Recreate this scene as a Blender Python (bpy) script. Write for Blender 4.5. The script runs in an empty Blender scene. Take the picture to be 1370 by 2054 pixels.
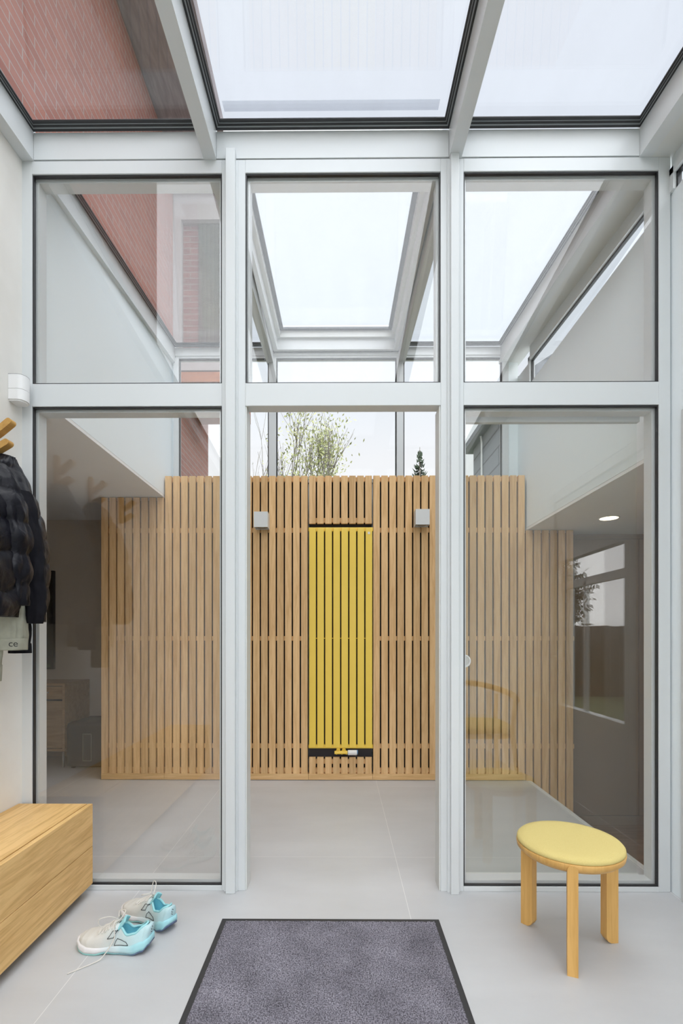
import bpy, bmesh, math, random
from mathutils import Vector, Matrix, noise
PI = math.pi
random.seed(7)
sc = bpy.context.scene
COL = sc.collection

# ------------------------------------------------------------------ camera
F, CX, CY, CAMZ = 970.0, 675.0, 1278.0, 1.15       # focal length / principal point in pixels of the 1370x2054 frame
YAW = math.radians(0.4)
cd = bpy.data.cameras.new('camera')
cam = bpy.data.objects.new('camera', cd); COL.objects.link(cam)
cd.sensor_fit = 'VERTICAL'; cd.sensor_height = 36; cd.sensor_width = 24
cd.lens = F / 2054 * 36
cd.shift_x = (685 - CX) / 2054; cd.shift_y = (CY - 1027) / 2054
cd.clip_start = 0.02; cd.clip_end = 300
cam.location = (0, 0, CAMZ); cam.rotation_euler = (PI / 2, 0, YAW)
sc.camera = cam

# ------------------------------------------------------------------ world, sun, exposure
sc.view_settings.view_transform = 'Standard'; sc.view_settings.look = 'None'
sc.view_settings.exposure = 0.0; sc.view_settings.gamma = 1.0; sc.view_settings.use_curve_mapping = False
try:
    sc.cycles.max_bounces = 14; sc.cycles.transparent_max_bounces = 32; sc.cycles.diffuse_bounces = 6; sc.cycles.glossy_bounces = 5
except Exception: pass
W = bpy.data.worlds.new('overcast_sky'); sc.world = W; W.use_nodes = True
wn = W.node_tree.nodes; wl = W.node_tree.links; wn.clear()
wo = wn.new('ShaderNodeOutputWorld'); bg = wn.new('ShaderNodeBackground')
tc = wn.new('ShaderNodeTexCoord'); sep = wn.new('ShaderNodeSeparateXYZ'); rp = wn.new('ShaderNodeValToRGB')
wl.new(tc.outputs['Generated'], sep.inputs[0]); wl.new(sep.outputs['Z'], rp.inputs[0])
rp.color_ramp.elements[0].position = 0.0; rp.color_ramp.elements[0].color = (0.33, 0.34, 0.33, 1)
rp.color_ramp.elements[1].position = 1.0; rp.color_ramp.elements[1].color = (1, 1, 1, 1)
for p, c in ((0.03, (0.97, 0.98, 1.0)), (0.34, (0.96, 0.97, 1.0)), (0.52, (0.80, 0.87, 0.96)), (0.75, (0.83, 0.88, 0.97)), (0.82, (0.88, 0.93, 1.0))):
    e = rp.color_ramp.elements.new(p); e.color = (*c, 1)
nz = wn.new('ShaderNodeTexNoise'); nz.inputs['Scale'].default_value = 2.2; nz.inputs['Detail'].default_value = 5
wl.new(tc.outputs['Generated'], nz.inputs['Vector'])
mr = wn.new('ShaderNodeMapRange'); mr.inputs['To Min'].default_value = 0.93; mr.inputs['To Max'].default_value = 1.07
wl.new(nz.outputs[0], mr.inputs[0])
# sky strength raised overhead, above the view, to light the rooms
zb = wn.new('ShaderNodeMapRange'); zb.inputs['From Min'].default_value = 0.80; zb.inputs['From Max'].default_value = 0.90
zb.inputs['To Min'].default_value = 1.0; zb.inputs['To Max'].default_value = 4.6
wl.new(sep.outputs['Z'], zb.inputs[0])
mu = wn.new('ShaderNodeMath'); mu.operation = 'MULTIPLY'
# and raised behind the camera, to send more daylight in from the rear
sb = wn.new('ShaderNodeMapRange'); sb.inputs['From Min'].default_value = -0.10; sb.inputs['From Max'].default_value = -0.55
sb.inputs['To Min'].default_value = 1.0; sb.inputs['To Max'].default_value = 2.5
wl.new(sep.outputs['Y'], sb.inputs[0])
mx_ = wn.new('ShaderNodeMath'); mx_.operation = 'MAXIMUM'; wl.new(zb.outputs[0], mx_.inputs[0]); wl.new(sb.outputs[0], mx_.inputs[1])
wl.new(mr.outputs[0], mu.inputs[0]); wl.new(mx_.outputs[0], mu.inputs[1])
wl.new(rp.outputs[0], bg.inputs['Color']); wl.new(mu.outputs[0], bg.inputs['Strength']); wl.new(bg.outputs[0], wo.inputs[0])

sd = bpy.data.lights.new('sun', 'SUN'); sd.energy = 2.5; sd.angle = math.radians(110); sd.color = (1.0, 0.985, 0.96)
sun = bpy.data.objects.new('sun', sd); COL.objects.link(sun); sun.location = (0, -3, 9)
sun.rotation_euler = (math.radians(43), 0, math.radians(3))

# ------------------------------------------------------------------ helpers
def W2(px, py, Y):
    """photo pixel -> (X, Z) on the plane y = Y"""
    a = (px - CX) / F; b = (CY - py) / F
    dx = -math.sin(YAW) + a * math.cos(YAW); dy = math.cos(YAW) + a * math.sin(YAW)
    t = Y / dy
    return dx * t, CAMZ + b * t

def box(bm, x0, x1, y0, y1, z0, z1, bev=0):
    if x1 < x0: x0, x1 = x1, x0
    if y1 < y0: y0, y1 = y1, y0
    if z1 < z0: z0, z1 = z1, z0
    r = bmesh.ops.create_cube(bm, size=1)
    for v in r['verts']:
        v.co = Vector(((x0 + x1) / 2 + v.co.x * (x1 - x0), (y0 + y1) / 2 + v.co.y * (y1 - y0), (z0 + z1) / 2 + v.co.z * (z1 - z0)))
    if bev > 0:
        es = list({e for v in r['verts'] for e in v.link_edges})
        bmesh.ops.bevel(bm, geom=es, offset=bev, segments=2, profile=0.5, affect='EDGES')

def prism(bm, pts, vec):
    """closed polygon of 3-D points extruded along vec"""
    a = [bm.verts.new(p) for p in pts]; b = [bm.verts.new(Vector(p) + Vector(vec)) for p in pts]
    n = len(a)
    bm.faces.new(a); bm.faces.new(b[::-1])
    for i in range(n): bm.faces.new((a[i], b[i], b[(i + 1) % n], a[(i + 1) % n]))

def tube(bm, pts, rad, n=10, cap=True, squash=None):
    pts = [Vector(p) for p in pts]
    rr = rad if isinstance(rad, (list, tuple)) else [rad] * len(pts)
    rings = []
    up0 = None
    for i, p in enumerate(pts):
        d = (pts[min(i + 1, len(pts) - 1)] - pts[max(i - 1, 0)]).normalized()
        if up0 is None:
            up0 = Vector((0, 0, 1)) if abs(d.z) < .9 else Vector((1, 0, 0))
        s = d.cross(up0).normalized(); u = s.cross(d).normalized(); up0 = u
        ring = []
        for k in range(n):
            a = 2 * PI * k / n
            o = s * math.cos(a) * rr[i] + u * math.sin(a) * rr[i]
            if squash: o = Vector((o.x * squash[0], o.y * squash[1], o.z * squash[2]))
            ring.append(bm.verts.new(p + o))
        rings.append(ring)
    for i in range(len(rings) - 1):
        for k in range(n):
            bm.faces.new((rings[i][k], rings[i][(k + 1) % n], rings[i + 1][(k + 1) % n], rings[i + 1][k]))
    if cap:
        bm.faces.new(rings[0][::-1]); bm.faces.new(rings[-1])

def lathe(bm, prof, cx=0, cy=0, n=48, z0=0):
    """prof: (r, z) from bottom to top, closed at both ends"""
    rings = [[bm.verts.new((cx + r * math.cos(2 * PI * k / n), cy + r * math.sin(2 * PI * k / n), z0 + z)) for k in range(n)] for r, z in prof]
    for i in range(len(rings) - 1):
        for k in range(n):
            bm.faces.new((rings[i][k], rings[i][(k + 1) % n], rings[i + 1][(k + 1) % n], rings[i + 1][k]))
    bm.faces.new(rings[0][::-1]); bm.faces.new(rings[-1])

def sweep_pts(p, n=8):
    """Catmull-Rom through control points"""
    p = [Vector(q) for q in p]; out = []
    for i in range(len(p) - 1):
        a = p[max(i - 1, 0)]; b = p[i]; c = p[i + 1]; d = p[min(i + 2, len(p) - 1)]
        for k in range(n):
            t = k / n
            out.append(0.5 * ((2 * b) + (c - a) * t + (2 * a - 5 * b + 4 * c - d) * t * t + (-a + 3 * b - 3 * c + d) * t ** 3))
    out.append(p[-1]); return out

def worldloc(o):
    v = Vector((0, 0, 0))
    while o: v += o.location; o = o.parent
    return v

def BM(): return bmesh.new()
def obj(name, bm, m, parent=None, smooth=False, origin=None):
    """links a bmesh drawn in world coordinates as one object"""
    off = worldloc(parent) if parent else Vector(origin or (0, 0, 0))
    bmesh.ops.recalc_face_normals(bm, faces=bm.faces)
    for v in bm.verts: v.co -= off
    me = bpy.data.meshes.new(name); bm.to_mesh(me); bm.free()
    if smooth:
        for p in me.polygons: p.use_smooth = True
    if m: me.materials.append(m)
    o = bpy.data.objects.new(name, me); COL.objects.link(o)
    if parent: o.parent = parent
    else: o.location = off
    return o
def thing(name, label, cat, loc=(0, 0, 0), group=None, kind=None):
    o = bpy.data.objects.new(name, None); COL.objects.link(o); o.location = loc; o.empty_display_size = .1
    o['label'] = label; o['category'] = cat
    if group: o['group'] = group
    if kind: o['kind'] = kind
    return o
def tag(o, label, cat, group=None, kind=None):
    o['label'] = label; o['category'] = cat
    if group: o['group'] = group
    if kind: o['kind'] = kind
    return o
def struct(name, bm, m, label, cat, **k):
    return tag(obj(name, bm, m, **k), label, cat, kind='structure')
def copy_tree(o, loc=None):
    """a copy of a thing with copies of its parts and sub-parts"""
    c = o.copy(); COL.objects.link(c)
    if loc is not None: c.location = loc
    for ch in [x for x in COL.objects if x.parent == o]:
        d = copy_tree(ch); d.parent = c
    return c

# ------------------------------------------------------------------ materials
def mat(name, col=(.8, .8, .8), rough=.5, metal=0, spec=.5):
    m = bpy.data.materials.new(name); m.use_nodes = True
    b = m.node_tree.nodes['Principled BSDF']
    b.inputs['Base Color'].default_value = (*col, 1); b.inputs['Roughness'].default_value = rough
    b.inputs['Metallic'].default_value = metal
    b.inputs['Specular IOR Level'].default_value = spec
    return m
def nt(m): return m.node_tree.nodes, m.node_tree.links, m.node_tree.nodes['Principled BSDF']
def mottled(name, c1, c2, scale=6, rough=.5, bump=0, bscale=60, detail=4, lo=.35, hi=.65, stretch=(1, 1, 1), spec=.5):
    m = mat(name, c1, rough, spec=spec); n, l, b = nt(m)
    t = n.new('ShaderNodeTexCoord'); mp = n.new('ShaderNodeMapping'); mp.inputs['Scale'].default_value = stretch
    z = n.new('ShaderNodeTexNoise'); z.inputs['Scale'].default_value = scale; z.inputs['Detail'].default_value = detail
    r = n.new('ShaderNodeValToRGB'); r.color_ramp.elements[0].color = (*c1, 1); r.color_ramp.elements[1].color = (*c2, 1)
    r.color_ramp.elements[0].position = lo; r.color_ramp.elements[1].position = hi
    l.new(t.outputs['Object'], mp.inputs[0]); l.new(mp.outputs[0], z.inputs['Vector']); l.new(z.outputs[0], r.inputs[0]); l.new(r.outputs[0], b.inputs['Base Color'])
    if bump:
        z2 = n.new('ShaderNodeTexNoise'); z2.inputs['Scale'].default_value = bscale; z2.inputs['Detail'].default_value = 3
        bp = n.new('ShaderNodeBump'); bp.inputs['Strength'].default_value = bump; bp.inputs['Distance'].default_value = .004
        l.new(mp.outputs[0], z2.inputs['Vector']); l.new(z2.outputs[0], bp.inputs['Height']); l.new(bp.outputs[0], b.inputs['Normal'])
    return m
def wood(name, c1, c2, axis='Z', rough=.45, var=.16):
    m = mat(name, c1, rough, spec=.25); n, l, b = nt(m)
    t = n.new('ShaderNodeTexCoord'); g = n.new('ShaderNodeNewGeometry')
    mp = n.new('ShaderNodeMapping')
    s = {'X': (1.2, 16, 16), 'Y': (16, 1.2, 16), 'Z': (16, 16, 1.2)}[axis]
    mp.inputs['Scale'].default_value = s
    add = n.new('ShaderNodeVectorMath'); add.operation = 'ADD'
    sc_ = n.new('ShaderNodeVectorMath'); sc_.operation = 'SCALE'; sc_.inputs['Scale'].default_value = 37.0
    cmb = n.new('ShaderNodeCombineXYZ')
    for i in range(3): l.new(g.outputs['Random Per Island'], cmb.inputs[i])
    l.new(cmb.outputs[0], sc_.inputs[0])
    l.new(t.outputs['Object'], mp.inputs[0]); l.new(mp.outputs[0], add.inputs[0]); l.new(sc_.outputs[0], add.inputs[1])
    z = n.new('ShaderNodeTexNoise'); z.inputs['Scale'].default_value = 1.6; z.inputs['Detail'].default_value = 6; z.inputs['Distortion'].default_value = 1.1
    z.inputs['Roughness'].default_value = .62
    l.new(add.outputs[0], z.inputs['Vector'])
    z3 = n.new('ShaderNodeTexNoise'); z3.inputs['Scale'].default_value = 9; z3.inputs['Detail'].default_value = 3
    l.new(add.outputs[0], z3.inputs['Vector'])
    mxn = n.new('ShaderNodeMath'); mxn.operation = 'MULTIPLY_ADD'; mxn.inputs[1].default_value = .35
    l.new(z3.outputs[0], mxn.inputs[0]); l.new(z.outputs[0], mxn.inputs[2])
    r = n.new('ShaderNodeValToRGB')
    r.color_ramp.elements[0].color = (*c2, 1); r.color_ramp.elements[1].color = (*c1, 1)
    r.color_ramp.elements[0].position = .50; r.color_ramp.elements[1].position = .78
    l.new(mxn.outputs[0], r.inputs[0])
    hv = n.new('ShaderNodeHueSaturation'); mr_ = n.new('ShaderNodeMapRange')
    mr_.inputs['To Min'].default_value = 1 - var; mr_.inputs['To Max'].default_value = 1 + var
    l.new(g.outputs['Random Per Island'], mr_.inputs[0]); l.new(mr_.outputs[0], hv.inputs['Value'])
    l.new(r.outputs[0], hv.inputs['Color']); l.new(hv.outputs[0], b.inputs['Base Color'])
    bp = n.new('ShaderNodeBump'); bp.inputs['Strength'].default_value = .12; bp.inputs['Distance'].default_value = .001
    l.new(mxn.outputs[0], bp.inputs['Height']); l.new(bp.outputs[0], b.inputs['Normal'])
    return m
def glass(name, base=.04, tint=(.97, .98, .98), grim=0.0):
    """clear pane: transparent + mirror by viewing angle"""
    m = bpy.data.materials.new(name); m.use_nodes = True; n = m.node_tree.nodes; l = m.node_tree.links; n.clear()
    o = n.new('ShaderNodeOutputMaterial'); mx = n.new('ShaderNodeMixShader'); tr = n.new('ShaderNodeBsdfTransparent'); gl = n.new('ShaderNodeBsdfGlossy')
    tr.inputs[0].default_value = (*tint, 1); gl.inputs['Roughness'].default_value = 0.0; gl.inputs['Color'].default_value = (1, 1, 1, 1)
    lw = n.new('ShaderNodeLayerWeight'); lw.inputs['Blend'].default_value = .5
    pw = n.new('ShaderNodeMath'); pw.operation = 'POWER'; pw.inputs[1].default_value = 5
    ma = n.new('ShaderNodeMath'); ma.operation = 'MULTIPLY_ADD'; ma.inputs[1].default_value = .6; ma.inputs[2].default_value = base
    l.new(lw.outputs['Facing'], pw.inputs[0]); l.new(pw.outputs[0], ma.inputs[0]); l.new(ma.outputs[0], mx.inputs[0])
    l.new(tr.outputs[0], mx.inputs[1]); l.new(gl.outputs[0], mx.inputs[2])
    if grim:
        # thin uneven dust film on the outside of roof glass
        df = n.new('ShaderNodeBsdfDiffuse'); df.inputs[0].default_value = (.8, .82, .86, 1)
        t = n.new('ShaderNodeTexCoord'); mp = n.new('ShaderNodeMapping'); mp.inputs['Scale'].default_value = (3, .6, 1)
        z = n.new('ShaderNodeTexNoise'); z.inputs['Scale'].default_value = 3; z.inputs['Detail'].default_value = 8
        r = n.new('ShaderNodeMapRange'); r.inputs['From Min'].default_value = .3; r.inputs['From Max'].default_value = .8
        r.inputs['To Min'].default_value = grim * .5; r.inputs['To Max'].default_value = grim * 1.5
        m2 = n.new('ShaderNodeMixShader')
        l.new(t.outputs['Object'], mp.inputs[0]); l.new(mp.outputs[0], z.inputs['Vector']); l.new(z.outputs[0], r.inputs[0]); l.new(r.outputs[0], m2.inputs[0])
        l.new(mx.outputs[0], m2.inputs[1]); l.new(df.outputs[0], m2.inputs[2]); l.new(m2.outputs[0], o.inputs[0])
    else: l.new(mx.outputs[0], o.inputs[0])
    return m
def brick(name, ax=('Y', 'Z'), c1=(.42, .15, .10), c2=(.33, .115, .085), mortar=(.42, .40, .38), w=.25, h=.075, ms=.012):
    m = mat(name, c1, .85); n, l, b = nt(m)
    t = n.new('ShaderNodeTexCoord'); s = n.new('ShaderNodeSeparateXYZ'); c = n.new('ShaderNodeCombineXYZ')
    l.new(t.outputs['Object'], s.inputs[0]); l.new(s.outputs[ax[0]], c.inputs[0]); l.new(s.outputs[ax[1]], c.inputs[1])
    br = n.new('ShaderNodeTexBrick'); br.inputs['Scale'].default_value = 1
    br.inputs['Brick Width'].default_value = w; br.inputs['Row Height'].default_value = h; br.inputs['Mortar Size'].default_value = ms / 2
    br.inputs['Color1'].default_value = (*c1, 1); br.inputs['Color2'].default_value = (*c2, 1); br.inputs['Mortar'].default_value = (*mortar, 1)
    l.new(c.outputs[0], br.inputs['Vector']); l.new(br.outputs[0], b.inputs['Base Color'])
    bp = n.new('ShaderNodeBump'); bp.inputs['Strength'].default_value = .5; bp.inputs['Distance'].default_value = .01; bp.invert = True
    l.new(br.outputs['Fac'], bp.inputs['Height']); l.new(bp.outputs[0], b.inputs['Normal'])
    return m

M = {}
M['frame'] = mat('white_powder_coat', (.65, .675, .685), .35)
M['frame2'] = mat('off_white_powder_coat', (.66, .675, .66), .4)
M['gasket'] = mat('black_rubber', (.018, .018, .02), .35)
M['spacer'] = mat('grey_spacer_bar', (.30, .32, .33), .3, metal=.6)
M['wall'] = mottled('white_plaster', (.84, .85, .84), (.78, .78, .77), 1.8, .8, .15, 30)
M['plaster_l'] = mottled('warm_troweled_plaster', (.84, .825, .79), (.74, .72, .68), 2.4, .75, .25, 14, detail=6)
M['wallw'] = mat('matt_white_paint', (.84, .90, .93), .85)
M['wallb'] = mottled('beige_wall_paint', (.66, .60, .53), (.60, .545, .48), 2, .85)
M['ceil'] = mottled('grey_beige_ceiling_paint', (.90, .90, .90), (.85, .85, .85), 1.5, .9)
M['dark'] = mat('black_backing_felt', (.012, .010, .010), .95)
M['oak'] = wood('pale_oak_upright', (.80, .53, .27), (.65, .39, .175), 'Z', .5, .13)
M['oakx'] = wood('pale_oak_crosswise', (.78, .52, .26), (.64, .39, .17), 'X', .5, .10)
M['oaky'] = wood('honey_oak_lengthwise', (.78, .51, .215), (.56, .325, .11), 'Y', .38, .07)
M['oaks'] = wood('golden_oak_stool', (.70, .42, .14), (.60, .34, .10), 'Z', .4, .05)
M['oakd'] = wood('oak_veneer', (.40, .27, .15), (.31, .20, .105), 'X', .5, .06)
M['yellow'] = mat('yellow_enamel', (.93, .645, .085), .4)
M['white_pl'] = mat('white_plastic', (.80, .80, .80), .4)
M['blue_pl'] = mat('blue_plastic', (.05, .18, .35), .4)
M['steel'] = mat('brushed_steel', (.62, .62, .60), .3, metal=1)
M['lampgrey'] = mat('light_grey_metal', (.70, .71, .71), .4, metal=.0)
M['taupe'] = mottled('taupe_lacquer', (.32, .225, .155), (.295, .205, .14), 2, .5)
M['glass'] = glass('partition_glass', .05, (.985, .985, .98))
M['roofglass'] = glass('roof_glass', .035, (.985, .99, .995), .025)
M['winglass'] = glass('window_glass', .006, (.98, .985, .985))
M['doorglass'] = glass('door_glass', .03, (.965, .985, .975))
M['gedge'] = mat('pale_green_glass_edge', (.55, .66, .64), .15)

# floor: 1.2 m porcelain tiles
def tile_mat():
    m = mat('light_grey_porcelain', (.6, .6, .6), .38); n, l, b = nt(m)
    t = n.new('ShaderNodeTexCoord'); mp = n.new('ShaderNodeMapping'); mp.inputs['Location'].default_value = (-.29 + 6, -2.53 + 6, 0)
    br = n.new('ShaderNodeTexBrick'); br.offset = 0; br.inputs['Scale'].default_value = 1
    br.inputs['Brick Width'].default_value = 1.2; br.inputs['Row Height'].default_value = 1.2; br.inputs['Mortar Size'].default_value = .0012
    br.inputs['Mortar Smooth'].default_value = .1
    br.inputs['Color1'].default_value = (.505, .512, .522, 1); br.inputs['Color2'].default_value = (.525, .532, .542, 1); br.inputs['Mortar'].default_value = (.70, .70, .69, 1)
    z = n.new('ShaderNodeTexNoise'); z.inputs['Scale'].default_value = 2.2; z.inputs['Detail'].default_value = 7; z.inputs['Roughness'].default_value = .6
    mp2 = n.new('ShaderNodeMapping'); mp2.inputs['Scale'].default_value = (.7, 1.6, 1)
    r = n.new('ShaderNodeMapRange'); r.inputs['From Min'].default_value = .3; r.inputs['From Max'].default_value = .7
    r.inputs['To Min'].default_value = .93; r.inputs['To Max'].default_value = 1.06
    hv = n.new('ShaderNodeHueSaturation')
    l.new(t.outputs['Object'], mp.inputs[0]); l.new(mp.outputs[0], br.inputs['Vector'])
    l.new(t.outputs['Object'], mp2.inputs[0]); l.new(mp2.outputs[0], z.inputs['Vector']); l.new(z.outputs[0], r.inputs[0])
    l.new(r.outputs[0], hv.inputs['Value']); l.new(br.outputs[0], hv.inputs['Color']); l.new(hv.outputs[0], b.inputs['Base Color'])
    r2 = n.new('ShaderNodeMapRange'); r2.inputs['To Min'].default_value = .3; r2.inputs['To Max'].default_value = .5
    l.new(z.outputs[0], r2.inputs[0]); l.new(r2.outputs[0], b.inputs['Roughness'])
    return m
M['tile'] = tile_mat()

# ------------------------------------------------------------------ main dimensions (metres)
YP = 2.19            # front face of glazed partition
YS = 3.886           # front face of slat wall
YW = 4.10            # clerestory window plane
XL, XR = -1.446, 1.497
XBL, XBR = -1.42, 1.50
ZT = 3.315           # top of partition
ZCL, ZCR = 2.28, 2.01
ZLOW = -.42
def zr(y): return 3.445 + .080 * (y - YP)

# ------------------------------------------------------------------ floor
bm = BM(); box(bm, -4.1, XBR + .02, -1.6, 5.0, -.08, 0)
struct('floor', bm, M['tile'], 'light grey porcelain tile floor running from the lobby into the hall', 'floor')
bm = BM(); box(bm, XBR + .02, 4.2, 2.2, 5.0, ZLOW - .06, ZLOW)
struct('floor_lower', bm, wood('dark_oak_boards', (.25, .14, .07), (.17, .09, .04), 'X', .4, .15), 'brown wooden floor of the lower room at the right', 'floor')
bm = BM(); box(bm, XBR - .002, XBR + .028, 2.26, YS - .02, -.14, .004, .003)
struct('trim_1', bm, M['lampgrey'], 'pale nosing strip along the floor edge above the lower room', 'trim')

# ------------------------------------------------------------------ lobby walls
bm = BM(); prism(bm, [(XL, -1.6, -.08), (XL, YP + .06, -.08), (XL, YP + .06, zr(YP + .06) - .02), (XL, -1.6, zr(-1.6) - .02)], (-.16, 0, 0))
struct('wall_left', bm, M['plaster_l'], 'warm white plastered wall behind the coats and oak bench', 'wall')
bm = BM()
box(bm, XR, XR + .16, -1.6, 1.0, -.08, 3.15); box(bm, XR, XR + .16, 2.12, YP + .06, -.08, 3.15)
box(bm, XR, XR + .16, 1.0, 2.12, 2.15, 3.15)
struct('wall_right', bm, M['wallw'], 'white wall at the right of the lobby around the side door', 'wall')
bm = BM(); box(bm, XL - .16, -1.15, -1.76, -1.6, -.08, 3.12); box(bm, 1.15, XR + .16, -1.76, -1.6, -.08, 3.12); box(bm, -1.15, 1.15, -1.76, -1.6, 2.6, 3.12)
struct('wall_rear', bm, M['wallw'], 'white lobby wall opposite the glazed partition', 'wall')

D = thing('rear_door_added', 'unseen glazed double door added in the rear lobby wall to let daylight in', 'door', (0, -1.68, 0), kind='structure')  # added behind the camera as an opening for daylight
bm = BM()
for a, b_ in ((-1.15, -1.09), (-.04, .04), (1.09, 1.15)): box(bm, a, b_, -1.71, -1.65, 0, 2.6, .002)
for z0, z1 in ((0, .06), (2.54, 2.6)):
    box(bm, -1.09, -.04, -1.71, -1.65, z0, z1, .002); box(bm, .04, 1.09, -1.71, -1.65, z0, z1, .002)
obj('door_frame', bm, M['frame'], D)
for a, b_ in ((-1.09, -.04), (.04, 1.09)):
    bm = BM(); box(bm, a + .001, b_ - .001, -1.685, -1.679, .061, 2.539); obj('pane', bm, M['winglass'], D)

# side door (white, glazed upper part)
D = thing('door_1', 'white side door with glazed panel in the right lobby wall', 'door', (XR + .02, 1.56, 0), kind='structure')
bm = BM()
box(bm, XR - .012, XR + .10, 2.06, 2.118, 0, 2.14, .003); box(bm, XR - .012, XR + .10, 1.0, 1.06, 0, 2.14, .003); box(bm, XR - .012, XR + .10, 1.06, 2.06, 2.08, 2.14, .003)
obj('door_frame', bm, M['frame'], D)
bm = BM()
box(bm, XR + .005, XR + .06, 1.062, 2.058, .012, .69, .002); box(bm, XR + .005, XR + .06, 1.062, 2.058, 1.66, 2.078, .002)
box(bm, XR + .005, XR + .06, 1.062, 1.16, .69, 1.66, .002); box(bm, XR + .005, XR + .06, 1.86, 2.058, .69, 1.66, .002)
box(bm, XR - .004, XR + .01, 1.062, 2.058, .03, .11, .003)
leaf = obj('door_leaf', bm, M['frame'], D)
bm = BM(); box(bm, XR + .03, XR + .036, 1.162, 1.858, .692, 1.658); obj('pane', bm, M['winglass'], D)
bm = BM()
box(bm, XR + .02, XR + .045, 1.40, 1.43, .692, 1.50, .002); box(bm, XR + .02, XR + .045, 1.162, 1.858, 1.47, 1.52, .002)
obj('glazing_bar', bm, M['frame'], D)
bm = BM(); tube(bm, [(XR + .005, 1.11, 1.02), (XR - .05, 1.11, 1.02), (XR - .055, 1.12, 1.02), (XR - .055, 1.22, 1.02)], .009, 10)
obj('door_handle', bm, M['steel'], D, True)

# ------------------------------------------------------------------ glazed partition
def xp(px, Y=YP): return W2(px, CY, Y)[0]
def zp(py, px=680, Y=YP): return W2(px, py, Y)[1]
P = thing('window_1', 'white framed glass partition with open doorway between lobby and hall', 'window', (0, YP + .03, 0), kind='structure')
x0, xa, xb, xm0, xm1, xc, xd, xn0, xn1, xe, xf, x9 = [xp(q) for q in (42, 64, 445, 455, 474, 492, 884, 902, 918, 930, 1322, 1345)]
z_top, z_gt, z_t1, z_t0, z_b1 = ZT, 3.256, 2.302, 2.199, .022
yb = YP + .065
bm = BM()
box(bm, x0, xa, YP, yb, 0, z_top, .002); box(bm, xf, x9, YP, yb, 0, z_top, .002)       # end stiles
obj('end_post', bm, M['frame'], P)
for a, b_, c, d_, nm in ((xb, xc, xm0, xm1, 0), (xd, xe, xn0, xn1, 1)):
    bm = BM(); box(bm, a, b_, YP, yb, 0, z_top, .002); obj('post', bm, M['frame'], P)
    bm = BM(); box(bm, c, d_, YP - .028, YP + .002, 0, z_top + (.028 if nm == 0 else .045), .002)
    box(bm, c - .012, d_ + .008, YP - .008, YP + .002, 0, z_top - .01, .001)
    obj('cover_strip', bm, M['frame'], P)
for a, b_ in ((xa, xb), (xc, xd), (xe, xf)):
    bm = BM(); box(bm, a, b_, YP, yb, z_gt, z_top, .0015); obj('head_rail', bm, M['frame'], P)
    bm = BM(); box(bm, a, b_, YP, yb, z_t0, z_t1, .0015); obj('transom', bm, M['frame'], P)
for a, b_ in ((xa, xb), (xe, xf)):
    bm = BM(); box(bm, a, b_, YP, yb, 0, z_b1, .0015); obj('bottom_rail', bm, M['frame'], P)
# jamb trims of the doorway
for a, s in ((xc, 1), (xd, -1)):
    bm = BM(); box(bm, a - s * .001, a + s * .006, YP + .006, yb + .03, 0, z_t0, .001); obj('door_jamb', bm, M['frame2'], P)
def ring(bm, x0, x1, z0, z1, w, y0, y1):
    box(bm, x0, x1, y0, y1, z0, z0 + w); box(bm, x0, x1, y0, y1, z1 - w, z1)
    box(bm, x0, x0 + w, y0, y1, z0 + w, z1 - w); box(bm, x1 - w, x1, y0, y1, z0 + w, z1 - w)
for a, b_, z0, z1 in ((xa, xb, z_t1, z_gt), (xa, xb, z_b1, z_t0), (xc, xd, z_t1, z_gt), (xe, xf, z_t1, z_gt), (xe, xf, z_b1, z_t0)):
    bm = BM(); ring(bm, a, b_, z0, z1, .006, YP + .006, YP + .02); obj('gasket', bm, M['gasket'], P)
    bm = BM(); ring(bm, a + .0005, b_ - .0005, z0 + .0005, z1 - .0005, .016, YP + .028, yb + .018); obj('glazing_bead', bm, M['frame'], P)
    bm = BM(); box(bm, a + .001, b_ - .001, YP + .021, YP + .027, z0 + .001, z1 - .001); obj('pane', bm, M['glass'], P)
# sliding glass door parked behind the right-hand pane
D = thing('door_2', 'frameless sliding glass door pushed open behind the right pane', 'door', (xe + .4, YP + .12, 0), kind='structure')
yd = YP + .115
bm = BM(); box(bm, xe - .055, xf - .03, yd, yd + .008, .012, z_t0 - .03); obj('pane', bm, M['doorglass'], D)
bm = BM(); box(bm, xe - .055, xf - .02, yd - .008, yd + .018, z_t0 - .03, z_t0 + .03, .002); obj('top_rail', bm, M['frame'], D)
bm = BM(); box(bm, xe - .055, xf - .02, yd - .006, yd + .014, .002, .026, .002); obj('bottom_guide', bm, M['lampgrey'], D)
hx, hz = W2(931, 1326, yd - .003)
def ringlathe(bm, c, r0, r1, y0, y1, n=40):
    vs = []
    for (r, y) in ((r0, y0), (r1, y0), (r1, y1), (r0, y1)):
        vs.append([bm.verts.new((c[0] + r * math.cos(2 * PI * k / n), y, c[1] + r * math.sin(2 * PI * k / n))) for k in range(n)])
    for i in range(4):
        for k in range(n): bm.faces.new((vs[i][k], vs[i][(k + 1) % n], vs[(i + 1) % 4][(k + 1) % n], vs[(i + 1) % 4][k]))
bm = BM(); ringlathe(bm, (hx, hz), .023, .031, yd - .007, yd + .012); h = obj('handle', bm, M['white_pl'], D, True)
bm = BM(); n = 32
c_ = [bm.verts.new((hx + .0232 * math.cos(2 * PI * k / n), yd - .002, hz + .0232 * math.sin(2 * PI * k / n))) for k in range(n)]
prism(bm, [v.co.copy() for v in c_], (0, .005, 0)); bmesh.ops.delete(bm, geom=c_, context='VERTS')
obj('finger_cup', bm, M['steel'], h)

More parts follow.
